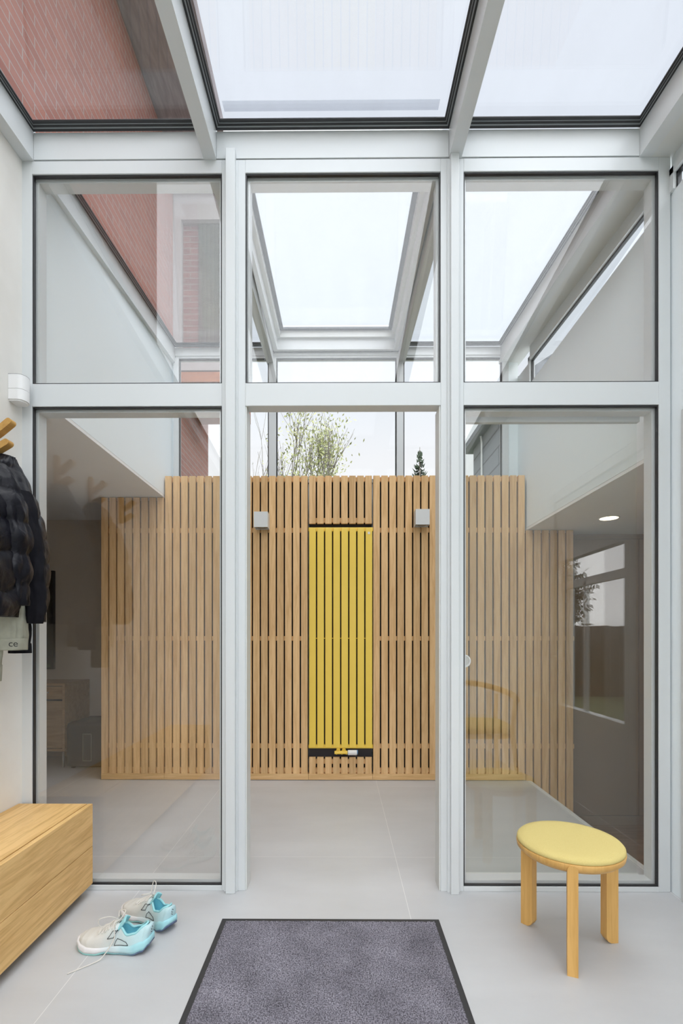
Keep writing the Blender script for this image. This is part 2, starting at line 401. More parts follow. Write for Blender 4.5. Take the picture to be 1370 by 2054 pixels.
# ------------------------------------------------------------------ glass roof
def sbox(bm, x0, x1, y0, y1, dz0, dz1):
    """bar that follows the roof slope; dz measured from the glass plane"""
    prism(bm, [(x0, y0, zr(y0) + dz0), (x0, y1, zr(y1) + dz0), (x0, y1, zr(y1) + dz1), (x0, y0, zr(y0) + dz1)], (x1 - x0, 0, 0))
XA0, XA1 = XL + .001, -1.392       # left edge beam
XB0, XB1 = -.617, -.560            # left rafter
XC0, XC1 = .4925, .549             # right rafter
XD0, XD1 = 1.350, 1.405            # right edge beam
for (idx, ya, yb_, lab) in ((2, -1.6, YP + .032, 'sloping glass roof of three panes above the lobby'), (3, YP + .032, YW + .02, 'sloping glass roof of three bays above the hall')):
    R = thing('window_%d' % idx, lab, 'glass roof', (0, (ya + yb_) / 2, 3.4), kind='structure')
    for a, b_ in ((XA0, XA1), (XB0, XB1), (XC0, XC1), (XD0, XD1)):
        bm = BM(); sbox(bm, a, b_, ya + .002, yb_ - (.0 if idx == 3 else .002), -.13, .012)
        obj('rafter', bm, M['frame'], R)
    for a, b_ in ((XA1, XB0), (XB1, XC0), (XC1, XD0)):
        g = .0012
        if idx == 2:
            bm = BM(); sbox(bm, a + g, b_ - g, YP - .003, yb_ - .002, -.126, -.004); obj('purlin', bm, M['frame'], R)
            y_in = YP - .003; y_o = ya + .05
        else:
            bm = BM(); sbox(bm, a + g, b_ - g, yb_ - .05, yb_ - .002, -.072, -.004); obj('purlin', bm, M['frame'], R)
            bm = BM(); sbox(bm, a + g, b_ - g, ya + .003, ya + .05, -.12, -.004); obj('purlin', bm, M['frame'], R)
            y_in = yb_ - .05; y_o = ya + .06
        if idx == 3 and a == XB1: continue
        # rubber seal and spacer bars round the pane
        wf, ws = (.052, .030) if idx == 2 else (.070, .036)
        for (f0, f1, d0, mm, nm) in ((0, 1, 0.0, M['gasket'], 'gasket'), (.28, .42, -.0012, M['spacer'], 'spacer_bar'), (.66, .72, -.0012, M['spacer'], 'spacer_bar')):
            bm = BM()
            sbox(bm, a + ws * f0, b_ - ws * f0, y_in - wf * f1, y_in - wf * f0, d0, d0 + .004); sbox(bm, a + ws * f0, b_ - ws * f0, y_o + wf * f0, y_o + wf * f1, d0, d0 + .004)
            sbox(bm, a + ws * f0, a + ws * f1, y_o + wf * f1, y_in - wf * f1, d0, d0 + .004); sbox(bm, b_ - ws * f1, b_ - ws * f0, y_o + wf * f1, y_in - wf * f1, d0, d0 + .004)
            obj(nm, bm, mm, R)
        bm = BM(); sbox(bm, a + .002, b_ - .002, y_o - .01, y_in + .01, .022, .030); obj('pane', bm, M['roofglass'], R)
        if idx == 2 and a == XB1:
            bm = BM(); sbox(bm, a + .05, b_ - .06, y_in - .100, y_in - .054, .031, .032)
            obj('strip', bm, glass('frosted_edge_strip', .03, (.86, .87, .89), .05), R)
    if idx == 3:
        # opening skylight in the middle bay
        s0, s1, q0, q1 = XB1 + .006, XC0 - .006, ya + .07, yb_ - .06
        S = R
        bm = BM()
        def fr(bm, w0, w1, d0, d1):
            sbox(bm, s0 + w0, s1 - w0, q1 - w1, q1 - w0, d0, d1); sbox(bm, s0 + w0, s1 - w0, q0 + w0, q0 + w1, d0, d1)
            sbox(bm, s0 + w0, s0 + w1, q0 + w1, q1 - w1, d0, d1); sbox(bm, s1 - w1, s1 - w0, q0 + w1, q1 - w1, d0, d1)
        fr(bm, 0, .032, -.045, .135); obj('skylight_upstand', bm, M['frame'], S)
        bm = BM(); fr(bm, .032, .060, .045, .14); obj('skylight_sash', bm, M['frame2'], S)
        bm = BM(); fr(bm, .060, .088, .098, .112); obj('gasket', bm, mat('dark_grey_rubber', (.09, .10, .115), .4), S)
        bm = BM(); sbox(bm, s0 + .06, s1 - .06, q0 + .06, q1 - .06, .114, .122); obj('pane', bm, M['roofglass'], S)
        bm = BM(); sbox(bm, XB1, XC0, q1 - .0, q1 + .012, -.05, -.038); obj('shadow_gap_seal', bm, M['gasket'], S)

# ------------------------------------------------------------------ hall bulkheads and back wall
bm = BM(); y0, y1 = YP + .062, YW + .1
prism(bm, [(XBL, y0, ZCL + .02), (XBL, y1, ZCL + .02), (XBL, y1, zr(y1) - .01), (XBL, y0, zr(y0) - .01)], (-.14, 0, 0))
struct('wall_upper_left', bm, M['wallw'], 'white upper wall at the left above the opening, running up to the glass roof', 'wall')
bm = BM(); box(bm, XBR, XBR + .14, y0, y1, ZCR + .02, 3.15)
struct('wall_upper_right', bm, M['wallw'], 'white upper wall at the right above the lower room', 'wall')
# strip of ceiling and slanted clerestory at the right
bm = BM(); prism(bm, [(XD1, -1.6, zr(-1.6) - .13), (XD1, y1, zr(y1) - .13), (XD1, y1, zr(y1) - .02), (XD1, -1.6, zr(-1.6) - .02)], (XR + .03 - XD1, 0, 0))
struct('ceiling_strip', bm, M['frame2'], 'narrow off white ceiling strip beside the right roof beam', 'ceiling')
for idx, (wa, wb, lab) in ((4, (YP + .10, 3.80, 'slanted strip window high in the right hall wall')), (5, (-.6, 2.165, 'slanted strip window high in the right lobby wall'))):
    Wd = thing('window_%d' % idx, lab, 'window', (XR, (wa + wb) / 2, 3.15), kind='structure')
    def yz(bm, ya, yb_, f0, f1, xx0, xx1):
        prism(bm, [(xx0, ya, f0(ya)), (xx0, yb_, f0(yb_)), (xx0, yb_, f1(yb_)), (xx0, ya, f1(ya))], (xx1 - xx0, 0, 0))
    top = lambda y: 3.232 + .060 * (y - 2.31)
    bot = lambda y: 3.150
    bm = BM()
    yz(bm, wa - .03, wb + .03, top, lambda y: zr(y) - .13, XR + .002, XR + .03)
    yz(bm, wb, wb + (.40 if idx == 4 else .09), bot, top, XR + .002, XR + .03); yz(bm, wa - .04, wa, bot, top, XR + .002, XR + .03)
    yz(bm, wa - .03, wb + .03, top, lambda y: top(y) + .03, XR - .012, XR + .004)
    yz(bm, wb, wb + .03, bot, lambda y: top(y) + .03, XR - .012, XR + .004)
    obj('window_frame', bm, M['frame'], Wd)
    bm = BM(); yz(bm, wa, wb, lambda y: top(y) - .010, top, XR + .003, XR + .02); yz(bm, wb - .01, wb, bot, top, XR + .003, XR + .02); obj('gasket', bm, M['gasket'], Wd)
    bm = BM(); yz(bm, wa, wb, lambda y: 3.151, lambda y: top(y) - .001, XR + .008, XR + .013); obj('pane', bm, M['winglass'], Wd)

# back wall under the clerestory + clerestory glazing
ZSILL = 2.475
bm = BM(); box(bm, -1.90, 1.62, YW - .01, YW + .15, -.5, ZSILL - .02)
struct('wall_back', bm, M['wallw'], 'back wall of the hall hidden behind the oak slats', 'wall')
bm = BM(); box(bm, 1.418, XBR, YW - .012, YW + .12, ZSILL - .2, zr(YW) - .1); box(bm, XBL, -1.405, YW - .012, YW + .12, ZSILL - .2, zr(YW) - .1)
struct('wall_back_corner', bm, M['wallw'], 'narrow white wall pieces either side of the clerestory window', 'wall')
C = thing('window_6', 'clerestory window above the oak slats with garden view', 'window', (0, YW, ZSILL), kind='structure')
zct = zr(YW) - .078
bm = BM()
box(bm, -1.405, 1.418, YW - .03, YW + .04, ZSILL - .025, ZSILL); box(bm, -1.405, 1.418, YW - .02, YW + .04, zct - .012, zct + .07)
for a, b_ in ((-1.405, -1.362), (-.600, -.538), (.478, .535), (1.365, 1.418)):
    box(bm, a, b_, YW - .03, YW + .04, ZSILL, zct - .012, .002)
obj('window_frame', bm, M['frame'], C)
for a, b_ in ((-1.362, -.600), (-.538, .478), (.535, 1.365)):
    bm = BM(); ring(bm, a, b_, ZSILL, zct - .012, .010, YW - .012, YW + .004); obj('gasket', bm, M['gasket'], C)
    bm = BM(); box(bm, a + .001, b_ - .001, YW + .006, YW + .012, ZSILL + .001, zct - .013); obj('pane', bm, M['winglass'], C)

# ------------------------------------------------------------------ side rooms
bm = BM(); box(bm, -4.0, XBL - .001, YP + .07, 4.66, ZCL, ZCL + .0195); box(bm, -4.0, XBL - .145, YP + .07, 4.66, ZCL + .0195, ZCL + .10)
struct('ceiling_left', bm, M['ceil'], 'low grey beige ceiling of the room at the left', 'ceiling')
bm = BM(); box(bm, XBR + .001, 4.0, YP + .07, 4.2, ZCR, ZCR + .0195); box(bm, XBR + .145, 4.0, YP + .07, 4.2, ZCR + .0195, ZCR + .10)
struct('ceiling_right', bm, M['ceil'], 'low taupe ceiling of the lower room at the right', 'ceiling')
bm = BM(); box(bm, -4.0, -1.90, 4.65, 4.78, -.08, 2.4)
struct('wall_far_left', bm, M['wallb'], 'beige wall behind the oak sideboard in the left room', 'wall')
bm = BM(); box(bm, -1.94, -1.90, YW - .1, 4.66, -.08, 2.4)
struct('wall_return', bm, M['wallb'], 'short return wall behind the left end of the oak slats', 'wall')
bm = BM(); box(bm, -4.12, -4.0, YP - .1, 4.78, -.08, 2.4)
struct('wall_outer_left', bm, M['wallb'], 'beige outer wall of the left room', 'wall')
bm = BM(); box(bm, -4.0, XL - .16, YP - .1, YP + .06, -.08, 2.4)
struct('wall_near_left', bm, M['wallb'], 'beige wall of the left room facing the slats', 'wall')
bm = BM(); box(bm, 4.0, 4.12, YP - .1, 4.3, ZLOW - .06, 2.1); 
struct('wall_outer_right', bm, M['wallw'], 'outer wall of the lower room at the right', 'wall')
bm = BM(); box(bm, XR + .16, 4.0, YP - .1, YP + .06, ZLOW - .06, 2.1)
struct('wall_near_right', bm, M['wallw'], 'wall of the lower room facing the wardrobe', 'wall')
bm = BM(); box(bm, 1.62, 4.0, 4.12, 4.28, ZLOW - .06, 2.1)
struct('wall_far_right', bm, M['wallw'], 'wall behind the taupe wardrobe', 'wall')

# built-in wardrobe, lower room
Wr = thing('wardrobe', 'taupe built-in wardrobe with flush doors in the lower room at the right', 'wardrobe', (2.8, 4.09, ZLOW))
bm = BM(); box(bm, 1.905, 3.98, 4.062, 4.115, ZLOW, ZCR - .002); box(bm, 1.905, 3.98, 4.052, 4.062, ZCR - .04, ZCR - .002); box(bm, 1.905, 3.98, 4.052, 4.062, ZLOW, -.34)
obj('carcass', bm, M['taupe'], Wr)
for i in range(4):
    a = 1.905 + (i - 0) * .585 if i else 1.905
    b_ = min(1.905 + (i + 1) * .585, 3.98)
    if b_ - a < .1: continue
    bm = BM(); box(bm, a + .002, b_ - .002, 4.044, 4.0615, -.334, ZCR - .045, .0015); obj('door', bm, M['taupe'], Wr)

# ------------------------------------------------------------------ oak slat panelling
PITCH, SW = .0645, .0525
def slats(bm, xs, z0, z1):
    for x in xs: box(bm, x, x + SW, YS, YS + .022, z0, z1, .0012)
battens_z = (2.425, 2.015, 1.14, .270, .075)
xg0 = W2(621, CY, YS)[0] - .004
def xlist(a, b_): 
    # keep one common grid through the wall, anchored at the radiator bay
    k0 = math.ceil((a - xg0) / PITCH - .02); out = []
    k = k0
    while xg0 + k * PITCH + SW <= b_ + .004: out.append(xg0 + k * PITCH); k += 1
    return out
xrad = xg0 + 8 * PITCH
def panel(name, label, spans, boards, back=None):
    """spans: list of (x0, x1, z0, z1, battens)"""
    T = thing('slat_panel', label, 'wall panel', ((spans[0][0] + spans[0][1]) / 2, YS + .03, max(spans[0][2], 0)), group='oak slat panels of the back wall')
    bs = BM(); bk = BM()
    for (a, b_, z0, z1, bz) in spans:
        slats(bs, xlist(a, b_), z0, z1)
        for z in bz:
            bb = BM(); box(bb, a + .003, b_ - .010, YS + .0225, YS + .045, z - .018, z + .018); obj('batten', bb, M['oakx'], T)
        box(bk, a, b_ - .005, YS + .060, YS + .066, z0, z1 - .01)
    obj('slats', bs, M['oak'], T); obj('backing', bk, M['dark'], T)
    if boards:
        bo = BM()
        for a, b_ in boards: box(bo, a + .0008, b_ - .0008, YS - .004, YS + .058, .004, .052, .001)
        obj('base_board', bo, M['oakx'], T)
    return T
ZS1 = W2(680, 954, YS)[1]
xA = W2(203, CY, YS)[0]; xB = XBL - .0; xZ = W2(1056, CY, YS)[0] - .0; xZZ = 1.897
kB = math.ceil((XBL - xg0) / PITCH); xB = xg0 + kB * PITCH - .006
kZ = math.floor((XBR - xg0) / PITCH); xZ = xg0 + kZ * PITCH - .006
panel('a', 'low oak slat panel at the left under the grey ceiling', [(xA, xB, .052, ZCL - .004, (2.015, 1.14, .270, .075))], [(xA, xB)])
panel('b', 'tall oak slat panel left of the yellow radiator, carrying a wall lamp', [(xB, xg0 - .006, .052, ZS1, battens_z)], [(xB, xg0 - .006)])
panel('c', 'short oak slat panel directly above the yellow radiator', [(xg0 - .006, xrad, 2.062, ZS1, (2.425, 2.095))], None)
panel('d', 'small oak slat panel below the yellow radiator valve', [(xg0 - .006, xrad, .052, .185, (.145, .075))], [(xg0 - .006, xrad - .006)])
panel('e', 'tall oak slat panel right of the yellow radiator, carrying a wall lamp', [(xrad, xZ, .052, ZS1, battens_z)], [(xrad - .006, xZ)])
panel('f', 'oak slat panel at the right running down to the lower room', [(xZ, xZZ, ZLOW, ZCR - .003, (1.14, .27, -.3))], None)
bm = BM(); box(bm, xg0 - .004, xrad - .008, YS + .055, YS + .09, .17, 2.07)
tag(obj('recess_board', bm, mat('charcoal_board', (.045, .04, .045), .8), origin=(0, YS + .07, .17)), 'charcoal board in the recess behind the yellow radiator', 'wall panel')

# ------------------------------------------------------------------ yellow radiator
ra0, ra1 = xg0 - .001, xrad - SW * .0 - .012
yR = YS - .018
Rd = thing('radiator', 'tall yellow vertical radiator set in the middle of the oak slats', 'radiator', ((ra0 + ra1) / 2, yR + .02, .22))
zr0, zr1 = W2(680, 1500, yR)[1], W2(680, 1058, yR)[1]
for k in range(8):
    x = xg0 + k * PITCH
    bm = BM(); box(bm, x + .001, x + SW + .003, yR, yR + .012, zr0, zr1, .004); obj('tube', bm, M['yellow'], Rd, False)
for z0, z1 in ((zr1 - .028, zr1 + .004), (zr0 - .008, zr0 + .022)):
    bm = BM(); box(bm, ra0 - .004, xg0 + 7 * PITCH + SW + .010, yR + .0125, yR + .045, z0, z1, .004); obj('header', bm, M['yellow'], Rd)
bm = BM(); box(bm, ra0 + .01, xg0 + 7 * PITCH + SW - .004, yR + .013, yR + .019, 1.138, 1.144); obj('spacer', bm, M['yellow'], Rd)
bx, bz = W2(740, 1069, yR)
bm = BM(); box(bm, bx - .009, bx + .009, yR - .0012, yR - .0002, bz - .009, bz + .009); obj('badge', bm, M['white_pl'], Rd)
vz = W2(680, 1510, yR)[1]
v0 = W2(671, CY, yR)[0]; v1 = W2(697, CY, yR)[0]; v2 = W2(716, CY, yR)[0]
bm = BM()
tube(bm, [(v0, yR + .01, vz), (v1, yR + .01, vz)], .0135, 16)
for x in (v0 + .03, v0 + .075):
    tube(bm, [(x, yR + .012, vz - .002), (x, yR + .02, zr0 - .002)], .014, 14)
    tube(bm, [(x, yR + .012, vz + .012), (x, yR + .016, vz + .022)], .018, 6)
for x in (v0 + .012, v0 + .055, v1 - .012): tube(bm, [(x, yR + .01, vz), (x + .008, yR + .01, vz)], .0165, 16)
tube(bm, [(v0 + .03, yR + .02, vz), (v0 + .03, YS + .05, vz)], .010, 12); tube(bm, [(v0 + .075, yR + .02, vz), (v0 + .075, YS + .05, vz)], .010, 12)
vv = obj('valve', bm, M['yellow'], Rd, False)
bm = BM(); tube(bm, [(v1 + .002, yR + .008, vz), (v1 + .008, yR + .008, vz), (v2 - .004, yR + .008, vz), (v2, yR + .008, vz)], [.018, .021, .021, .019], 24); obj('thermostat_head', bm, M['white_pl'], vv, False)
bm = BM(); tube(bm, [(v2 + .0005, yR + .012, vz + .002), (v2 + .008, yR + .012, vz + .002)], .018, 20); obj('end_ring', bm, M['blue_pl'], vv)

# ------------------------------------------------------------------ wall lamps
def wall_lamp(px0, px1, py0, py1, label):
    a, z1 = W2(px0, py0, YS - .10); b_, z0 = W2(px1, py1 + 0, YS - .10)
    a = a; z0 += .012
    T = thing('wall_lamp', label, 'wall lamp', ((a + b_) / 2, YS - .05, z0), group='grey cube wall lamps on the oak slats')
    bm = BM(); t = .004
    box(bm, a, a + t, YS - .10, YS - .003, z0, z1); box(bm, b_ - t, b_, YS - .10, YS - .003, z0, z1)
    box(bm, a + t, b_ - t, YS - .10, YS - .10 + t, z0, z1); box(bm, a + t, b_ - t, YS - .003 - t, YS - .003, z0, z1)
    box(bm, a + t, b_ - t, YS - .10 + t, YS - .003 - t, z1 - .02, z1)
    obj('housing', bm, M['lampgrey'], T)
    c = ((a + b_) / 2, YS - .052)
    bm = BM(); lathe(bm, [(.040, 0), (.044, .0), (.044, .05), (.03, .09)], c[0], c[1], 28, z0 + .006); obj('bezel', bm, M['steel'], T)
    bm = BM(); lathe(bm, [(.01, -.001), (.032, .0), (.033, .004)], c[0], c[1], 28, z0 + .0015); obj('lens', bm, mat('frosted_lens', (.35, .34, .32), .3), T)
    return T
wall_lamp(509, 537, 1026, 1060, 'grey cube wall lamp on the slats left of the yellow radiator')
wall_lamp(834, 862, 1021, 1055, 'grey cube wall lamp on the slats right of the yellow radiator')

# recessed downlight in the low right ceiling
dx_, dy_ = 1.94, 3.50
T = thing('ceiling_light', 'small glowing recessed spot in the low ceiling at the right', 'ceiling light', (dx_, dy_, ZCR))
bm = BM(); lathe(bm, [(.066, -.004), (.070, -.003), (.070, .0)], dx_, dy_, 32, ZCR); obj('trim_ring', bm, M['white_pl'], T)
m = bpy.data.materials.new('warm_lamp'); m.use_nodes = True
b = m.node_tree.nodes['Principled BSDF']; b.inputs['Emission Color'].default_value = (1, .80, .52, 1); b.inputs['Emission Strength'].default_value = 6; b.inputs['Base Color'].default_value = (.8, .8, .8, 1)
bm = BM(); lathe(bm, [(.055, -.0055), (.06, -.0045)], dx_, dy_, 32, ZCR); obj('diffuser', bm, m, T)

# ------------------------------------------------------------------ motion sensor
sx, sz1 = W2(44, 758, 2.13); sz0 = W2(44, 810, 2.13)[1]
T = thing('motion_sensor', 'white motion sensor high on the left wall beside the partition post', 'sensor', (XL + .03, 2.13, sz0))
bm = BM()
def dshape(bm, z0, z1, r, xc, n=20):
    pts = [(XL + .001, 2.13 - r, z0)] + [(xc + r * .9 * math.sin(PI * k / n), 2.13 - r * math.cos(PI * k / n), z0) for k in range(n + 1)] + [(XL + .001, 2.13 + r, z0)]
    prism(bm, pts, (0, 0, z1 - z0))
zm = sz0 + (sz1 - sz0) * .45
dshape(bm, sz0 + .006, zm, .034, XL + .036); dshape(bm, zm + .0015, sz1, .034, XL + .036); dshape(bm, sz0, sz0 + .006, .030, XL + .034)
obj('housing', bm, M['white_pl'], T)
bm = BM(); dshape(bm, sz1, sz1 + .0015, .0345, XL + .036); obj('top_cap', bm, mat('grey_plastic', (.3, .3, .3), .5), T)
bm = BM(); dshape(bm, zm, zm + .0015, .0325, XL + .036); obj('lens_gap', bm, mat('grey_lens', (.5, .5, .5), .4), T)

# ------------------------------------------------------------------ oak bench chest
bxf, bz1 = W2(186, 1612, 2.165)
bz0 = .045
B = thing('bench_chest', 'long honey oak storage bench with two drawers along the left wall', 'bench', (-1.28, 1.3, 0))
by0, by1 = .30, 2.165
bm = BM()
w = (bxf - .024 - XL - .004) / 3
for i in range(3):
    box(bm, XL + .002 + i * w, XL + .002 + (i + 1) * w - .0002, by0, by1, bz1 - .024, bz1, .0012)
obj('top', bm, M['oaky'], B)
bm = BM(); box(bm, XL + .002, bxf - .026, by0 + .003, by0 + .022, bz0, bz1 - .026); box(bm, XL + .002, bxf - .026, by1 - .022, by1 - .001, bz0, bz1 - .026)
box(bm, XL + .002, bxf - .026, by0 + .022, by1 - .022, bz0, bz0 + .018); box(bm, XL + .002, XL + .014, by0 + .022, by1 - .022, bz0 + .018, bz1 - .026)
obj('carcass', bm, M['oaky'], B)
zmid = W2(186, 1696, 2.165)[1]
for z0, z1 in ((bz0, zmid - .0012), (zmid + .0012, bz1)):
    bm = BM(); h2 = (z1 - z0)
    box(bm, bxf - .021, bxf, by0, by1, z0, z0 + h2 * .48, .0008); box(bm, bxf - .021, bxf, by0, by1, z0 + h2 * .48, z1, .0008)
    obj('drawer', bm, M['oaky'], B)
bm = BM(); box(bm, XL + .01, bxf - .045, by0 + .03, by1 - .015, 0.001, bz0 - .001); obj('plinth', bm, mat('dark_brown_plinth', (.12, .09, .07), .7), B)

# ------------------------------------------------------------------ door mat
mx0, my1 = W2(446, 1845, 1)[0] * 0 + -.479, 1.967
mx1, my0 = .402, .62
def carpet_mat():
    m = mottled('grey_violet_carpet', (.085, .08, .098), (.37, .355, .41), 240, .95, 1.0, 400, 3, .36, .64, spec=.1); n, l, b = nt(m)
    t = n.new('ShaderNodeTexCoord'); z = n.new('ShaderNodeTexNoise'); z.inputs['Scale'].default_value = 7; z.inputs['Detail'].default_value = 5
    r = n.new('ShaderNodeMapRange'); r.inputs['From Min'].default_value = .3; r.inputs['From Max'].default_value = .7; r.inputs['To Min'].default_value = .72; r.inputs['To Max'].default_value = 1.22
    hv = n.new('ShaderNodeHueSaturation'); ramp = [q for q in n if q.type == 'VALTORGB'][0]
    l.new(t.outputs['Object'], z.inputs['Vector']); l.new(z.outputs[0], r.inputs[0]); l.new(r.outputs[0], hv.inputs['Value']); l.new(ramp.outputs[0], hv.inputs['Color']); l.new(hv.outputs[0], b.inputs['Base Color'])
    return m
T = thing('door_mat', 'grey violet carpet door mat with a black rubber edge on the lobby floor', 'mat', ((mx0 + mx1) / 2, 1.3, 0))
bm = BM(); box(bm, mx0, mx1, my0, my1, .0005, .004, .0015); obj('rubber_edge', bm, mat('black_rubber_mat', (.03, .03, .032), .6), T)
bm = BM()
e = .020; nx, ny = 210, 330
vs = []
for j in range(ny + 1):
    row = []
    for i in range(nx + 1):
        x = mx0 + e + (mx1 - mx0 - 2 * e) * i / nx; y = my0 + e + (my1 - my0 - 2 * e) * j / ny
        ed = i in (0, nx) or j in (0, ny)
        x += random.uniform(-.0012, .0012); y += random.uniform(-.0012, .0012)
        row.append(bm.verts.new((x, y, .0042 if ed else .0085 + random.uniform(-.0016, .0016))))
    vs.append(row)
for j in range(ny):
    for i in range(nx): bm.faces.new((vs[j][i], vs[j][i + 1], vs[j + 1][i + 1], vs[j + 1][i]))
obj('pile', bm, carpet_mat(), T, True)

# ------------------------------------------------------------------ stool
def fabric(name, c, c2):
    return mottled(name, c, c2, 900, .95, .4, 1200, 2, .4, .6, spec=.15)
M['yfab'] = fabric('yellow_wool_felt', (.68, .55, .20), (.76, .63, .27))
def stool(cx, cy, rot, label, zt=.40, R=.186):
    T = thing('stool', label, 'stool', (cx, cy, 0))
    bm = BM(); lathe(bm, [(R * .72, 0), (R * .90, .006), (R * .985, .020), (R, .036), (R * .985, .040)], cx, cy, 64, zt - .062); obj('seat_base', bm, M['oakss'], T, True)
    bm = BM(); lathe(bm, [(R * .97, 0), (R * .99, .004), (R * .985, .012), (R * .95, .019), (R * .8, .0235), (R * .4, .025), (R * .02, .025)], cx, cy, 64, zt - .0225); obj('seat_cushion', bm, M['yfab'], T, True)
    for k in range(3):
        a = rot + k * 2 * PI / 3
        d = Vector((math.cos(a), math.sin(a), 0)); s = Vector((-d.y, d.x, 0)); c = Vector((cx, cy, 0))
        w = .017; ro, ri = R + .002, R - .046
        zt2 = zt - .024
        bm = BM()
        # side profile: rounded lower inner corner, top rounded over the rim; extruded across
        top = [(0, w)]
        prof = []
        n = 8
        for side, (r0) in ((1, ro),):
            pass
        # board outline seen from outside: rounded top
        out = [(-w, .0), (w, .0)] + [(w * math.cos(PI * i / 10), zt2 - w + w * math.sin(PI * i / 10)) for i in range(11)]
        a1 = [c + s * x + d * (ro - (0.0 if z > .03 else 0)) + Vector((0, 0, z)) for x, z in out]
        prism(bm, a1, -d * .018)
        # deeper blade behind, stopping under the seat
        zb = zt - .055
        pr = [(ro - .018, .001), (ri + .02, .001), (ri + .008, .008), (ri, .022), (ri, zb), (ro - .018, zb)]
        prism(bm, [c + d * r + s * (-w) + Vector((0, 0, z)) for r, z in pr], s * (2 * w))
        obj('leg', bm, M['oakss'], T)
    return T
M['oakss'] = M['oaks']
stool(.858, 1.815, math.radians(8), 'round three-legged oak stool with a pale yellow padded seat')

# ------------------------------------------------------------------ oak armchair beside the side door (seen mirrored in the glass)
ac = Vector((1.08, .62, 0))
T = thing('armchair', 'oak armchair with curved backrest and yellow seat, mirrored in the right pane', 'armchair', ac)
bm = BM()
def rsq(bm, cx, cy, a, b_, z0, z1, n=40, p=.5):
    prof = [(.92, z0), (1, z0 + (z1 - z0) * .3), (1, z0 + (z1 - z0) * .6), (.9, z1 - .003), (.5, z1)]
    rings = []
    for f, z in prof:
        rings.append([bm.verts.new((cx + a * f * math.copysign(abs(math.cos(2 * PI * k / n)) ** p, math.cos(2 * PI * k / n)), cy + b_ * f * math.copysign(abs(math.sin(2 * PI * k / n)) ** p, math.sin(2 * PI * k / n)), z)) for k in range(n)])
    for i in range(len(rings) - 1):
        for k in range(n): bm.faces.new((rings[i][k], rings[i][(k + 1) % n], rings[i + 1][(k + 1) % n], rings[i + 1][k]))
    bm.faces.new(rings[0][::-1]); bm.faces.new(rings[-1])
rsq(bm, ac.x, ac.y, .25, .25, .43, .485); obj('seat', bm, M['yfab'], T, True)
bm = BM(); rsq(bm, ac.x, ac.y, .24, .24, .395, .429); obj('seat_frame', bm, M['oaks'], T, True)
for sx_ in (-1, 1):
    for sy_ in (-1, 1):
        bm = BM(); tube(bm, [(ac.x + sx_ * .24, ac.y + sy_ * .24, .001), (ac.x + sx_ * .205, ac.y + sy_ * .205, .42), (ac.x + sx_ * .22, ac.y + sy_ * .215, .68 if True else .4)], [.014, .019, .015], 12); obj('leg', bm, M['oaks'], T, True)
bm = BM()
pts = sweep_pts([(ac.x - .22, ac.y + .24, .685), (ac.x - .27, ac.y, .70), (ac.x - .20, ac.y - .22, .73), (ac.x, ac.y - .30, .76), (ac.x + .20, ac.y - .22, .73), (ac.x + .27, ac.y, .70), (ac.x + .22, ac.y + .24, .685)], 8)
tube(bm, pts, .024, 12); obj('backrest', bm, M['oaks'], T, True)

# ------------------------------------------------------------------ oak coat hooks on the left wall
def coat_hook(y, label):
    T = thing('coat_hook', label, 'coat hook', (XL, y, 1.97), group='branching oak coat hooks on the left wall')
    def arm(bm, pts, w, t=.034):
        # flat branch in the XZ plane, w half width, extruded t in Y
        pts = sweep_pts(pts, 6); L = []; Rr = []
        for i, p in enumerate(pts):
            d = (pts[min(i + 1, len(pts) - 1)] - pts[max(i - 1, 0)]).normalized(); nrm = Vector((-d.z, 0, d.x))
            L.append(p + nrm * w); Rr.append(p - nrm * w)
        d = (pts[-1] - pts[-2]).normalized(); nrm = Vector((-d.z, 0, d.x))
        cap = [pts[-1] + nrm * w * math.cos(a) + d * w * math.sin(a) for a in [PI * k / 8 for k in range(1, 8)]]
        prism(bm, L + cap + Rr[::-1], (0, t, 0))
    y -= .017
    bm = BM(); box(bm, XL + .0005, XL + .022, y, y + .03, 1.90, 2.07, .003)
    obj('stem', bm, M['oakh'], T)
    bm = BM(); arm(bm, [(XL + .024, y, 1.985), (XL + .045, y, 2.000), (XL + .088, y, 2.035)], .0125); obj('prong', bm, M['oakh'], T)
    bm = BM(); arm(bm, [(XL + .018, y, 1.915), (XL + .036, y, 1.925), (XL + .078, y, 1.95)], .0125); obj('prong', bm, M['oakh'], T)
    return T
M['oakh'] = wood('bent_oak', (.62, .36, .11), (.52, .28, .08), 'Y', .4, .03)
coat_hook(1.985, 'branching oak coat hook nearest the partition, above the black jackets')
coat_hook(1.65, 'second oak coat hook from the partition')
coat_hook(1.26, 'third oak coat hook from the partition')

# ------------------------------------------------------------------ jackets
def mk_puffer(name, rough, col):
    m = mat(name, col, rough, spec=.22); n, l, b = nt(m)
    t = n.new('ShaderNodeTexCoord'); z = n.new('ShaderNodeTexNoise'); z.inputs['Scale'].default_value = 28; z.inputs['Detail'].default_value = 5; z.inputs['Distortion'].default_value = .8
    bp = n.new('ShaderNodeBump'); bp.inputs['Strength'].default_value = .55; bp.inputs['Distance'].default_value = .008
    l.new(t.outputs['Object'], z.inputs['Vector']); l.new(z.outputs[0], bp.inputs['Height']); l.new(bp.outputs[0], b.inputs['Normal'])
    return m
M['puff'] = mk_puffer('black_quilted_nylon', .38, (.006, .006, .010))
M['soft'] = mottled('black_softshell', (.007, .007, .010), (.012, .012, .016), 20, .8, .6, 18, spec=.12)
M['sage'] = mottled('sage_canvas', (.36, .36, .29), (.31, .31, .25), 30, .9, .5, 40)

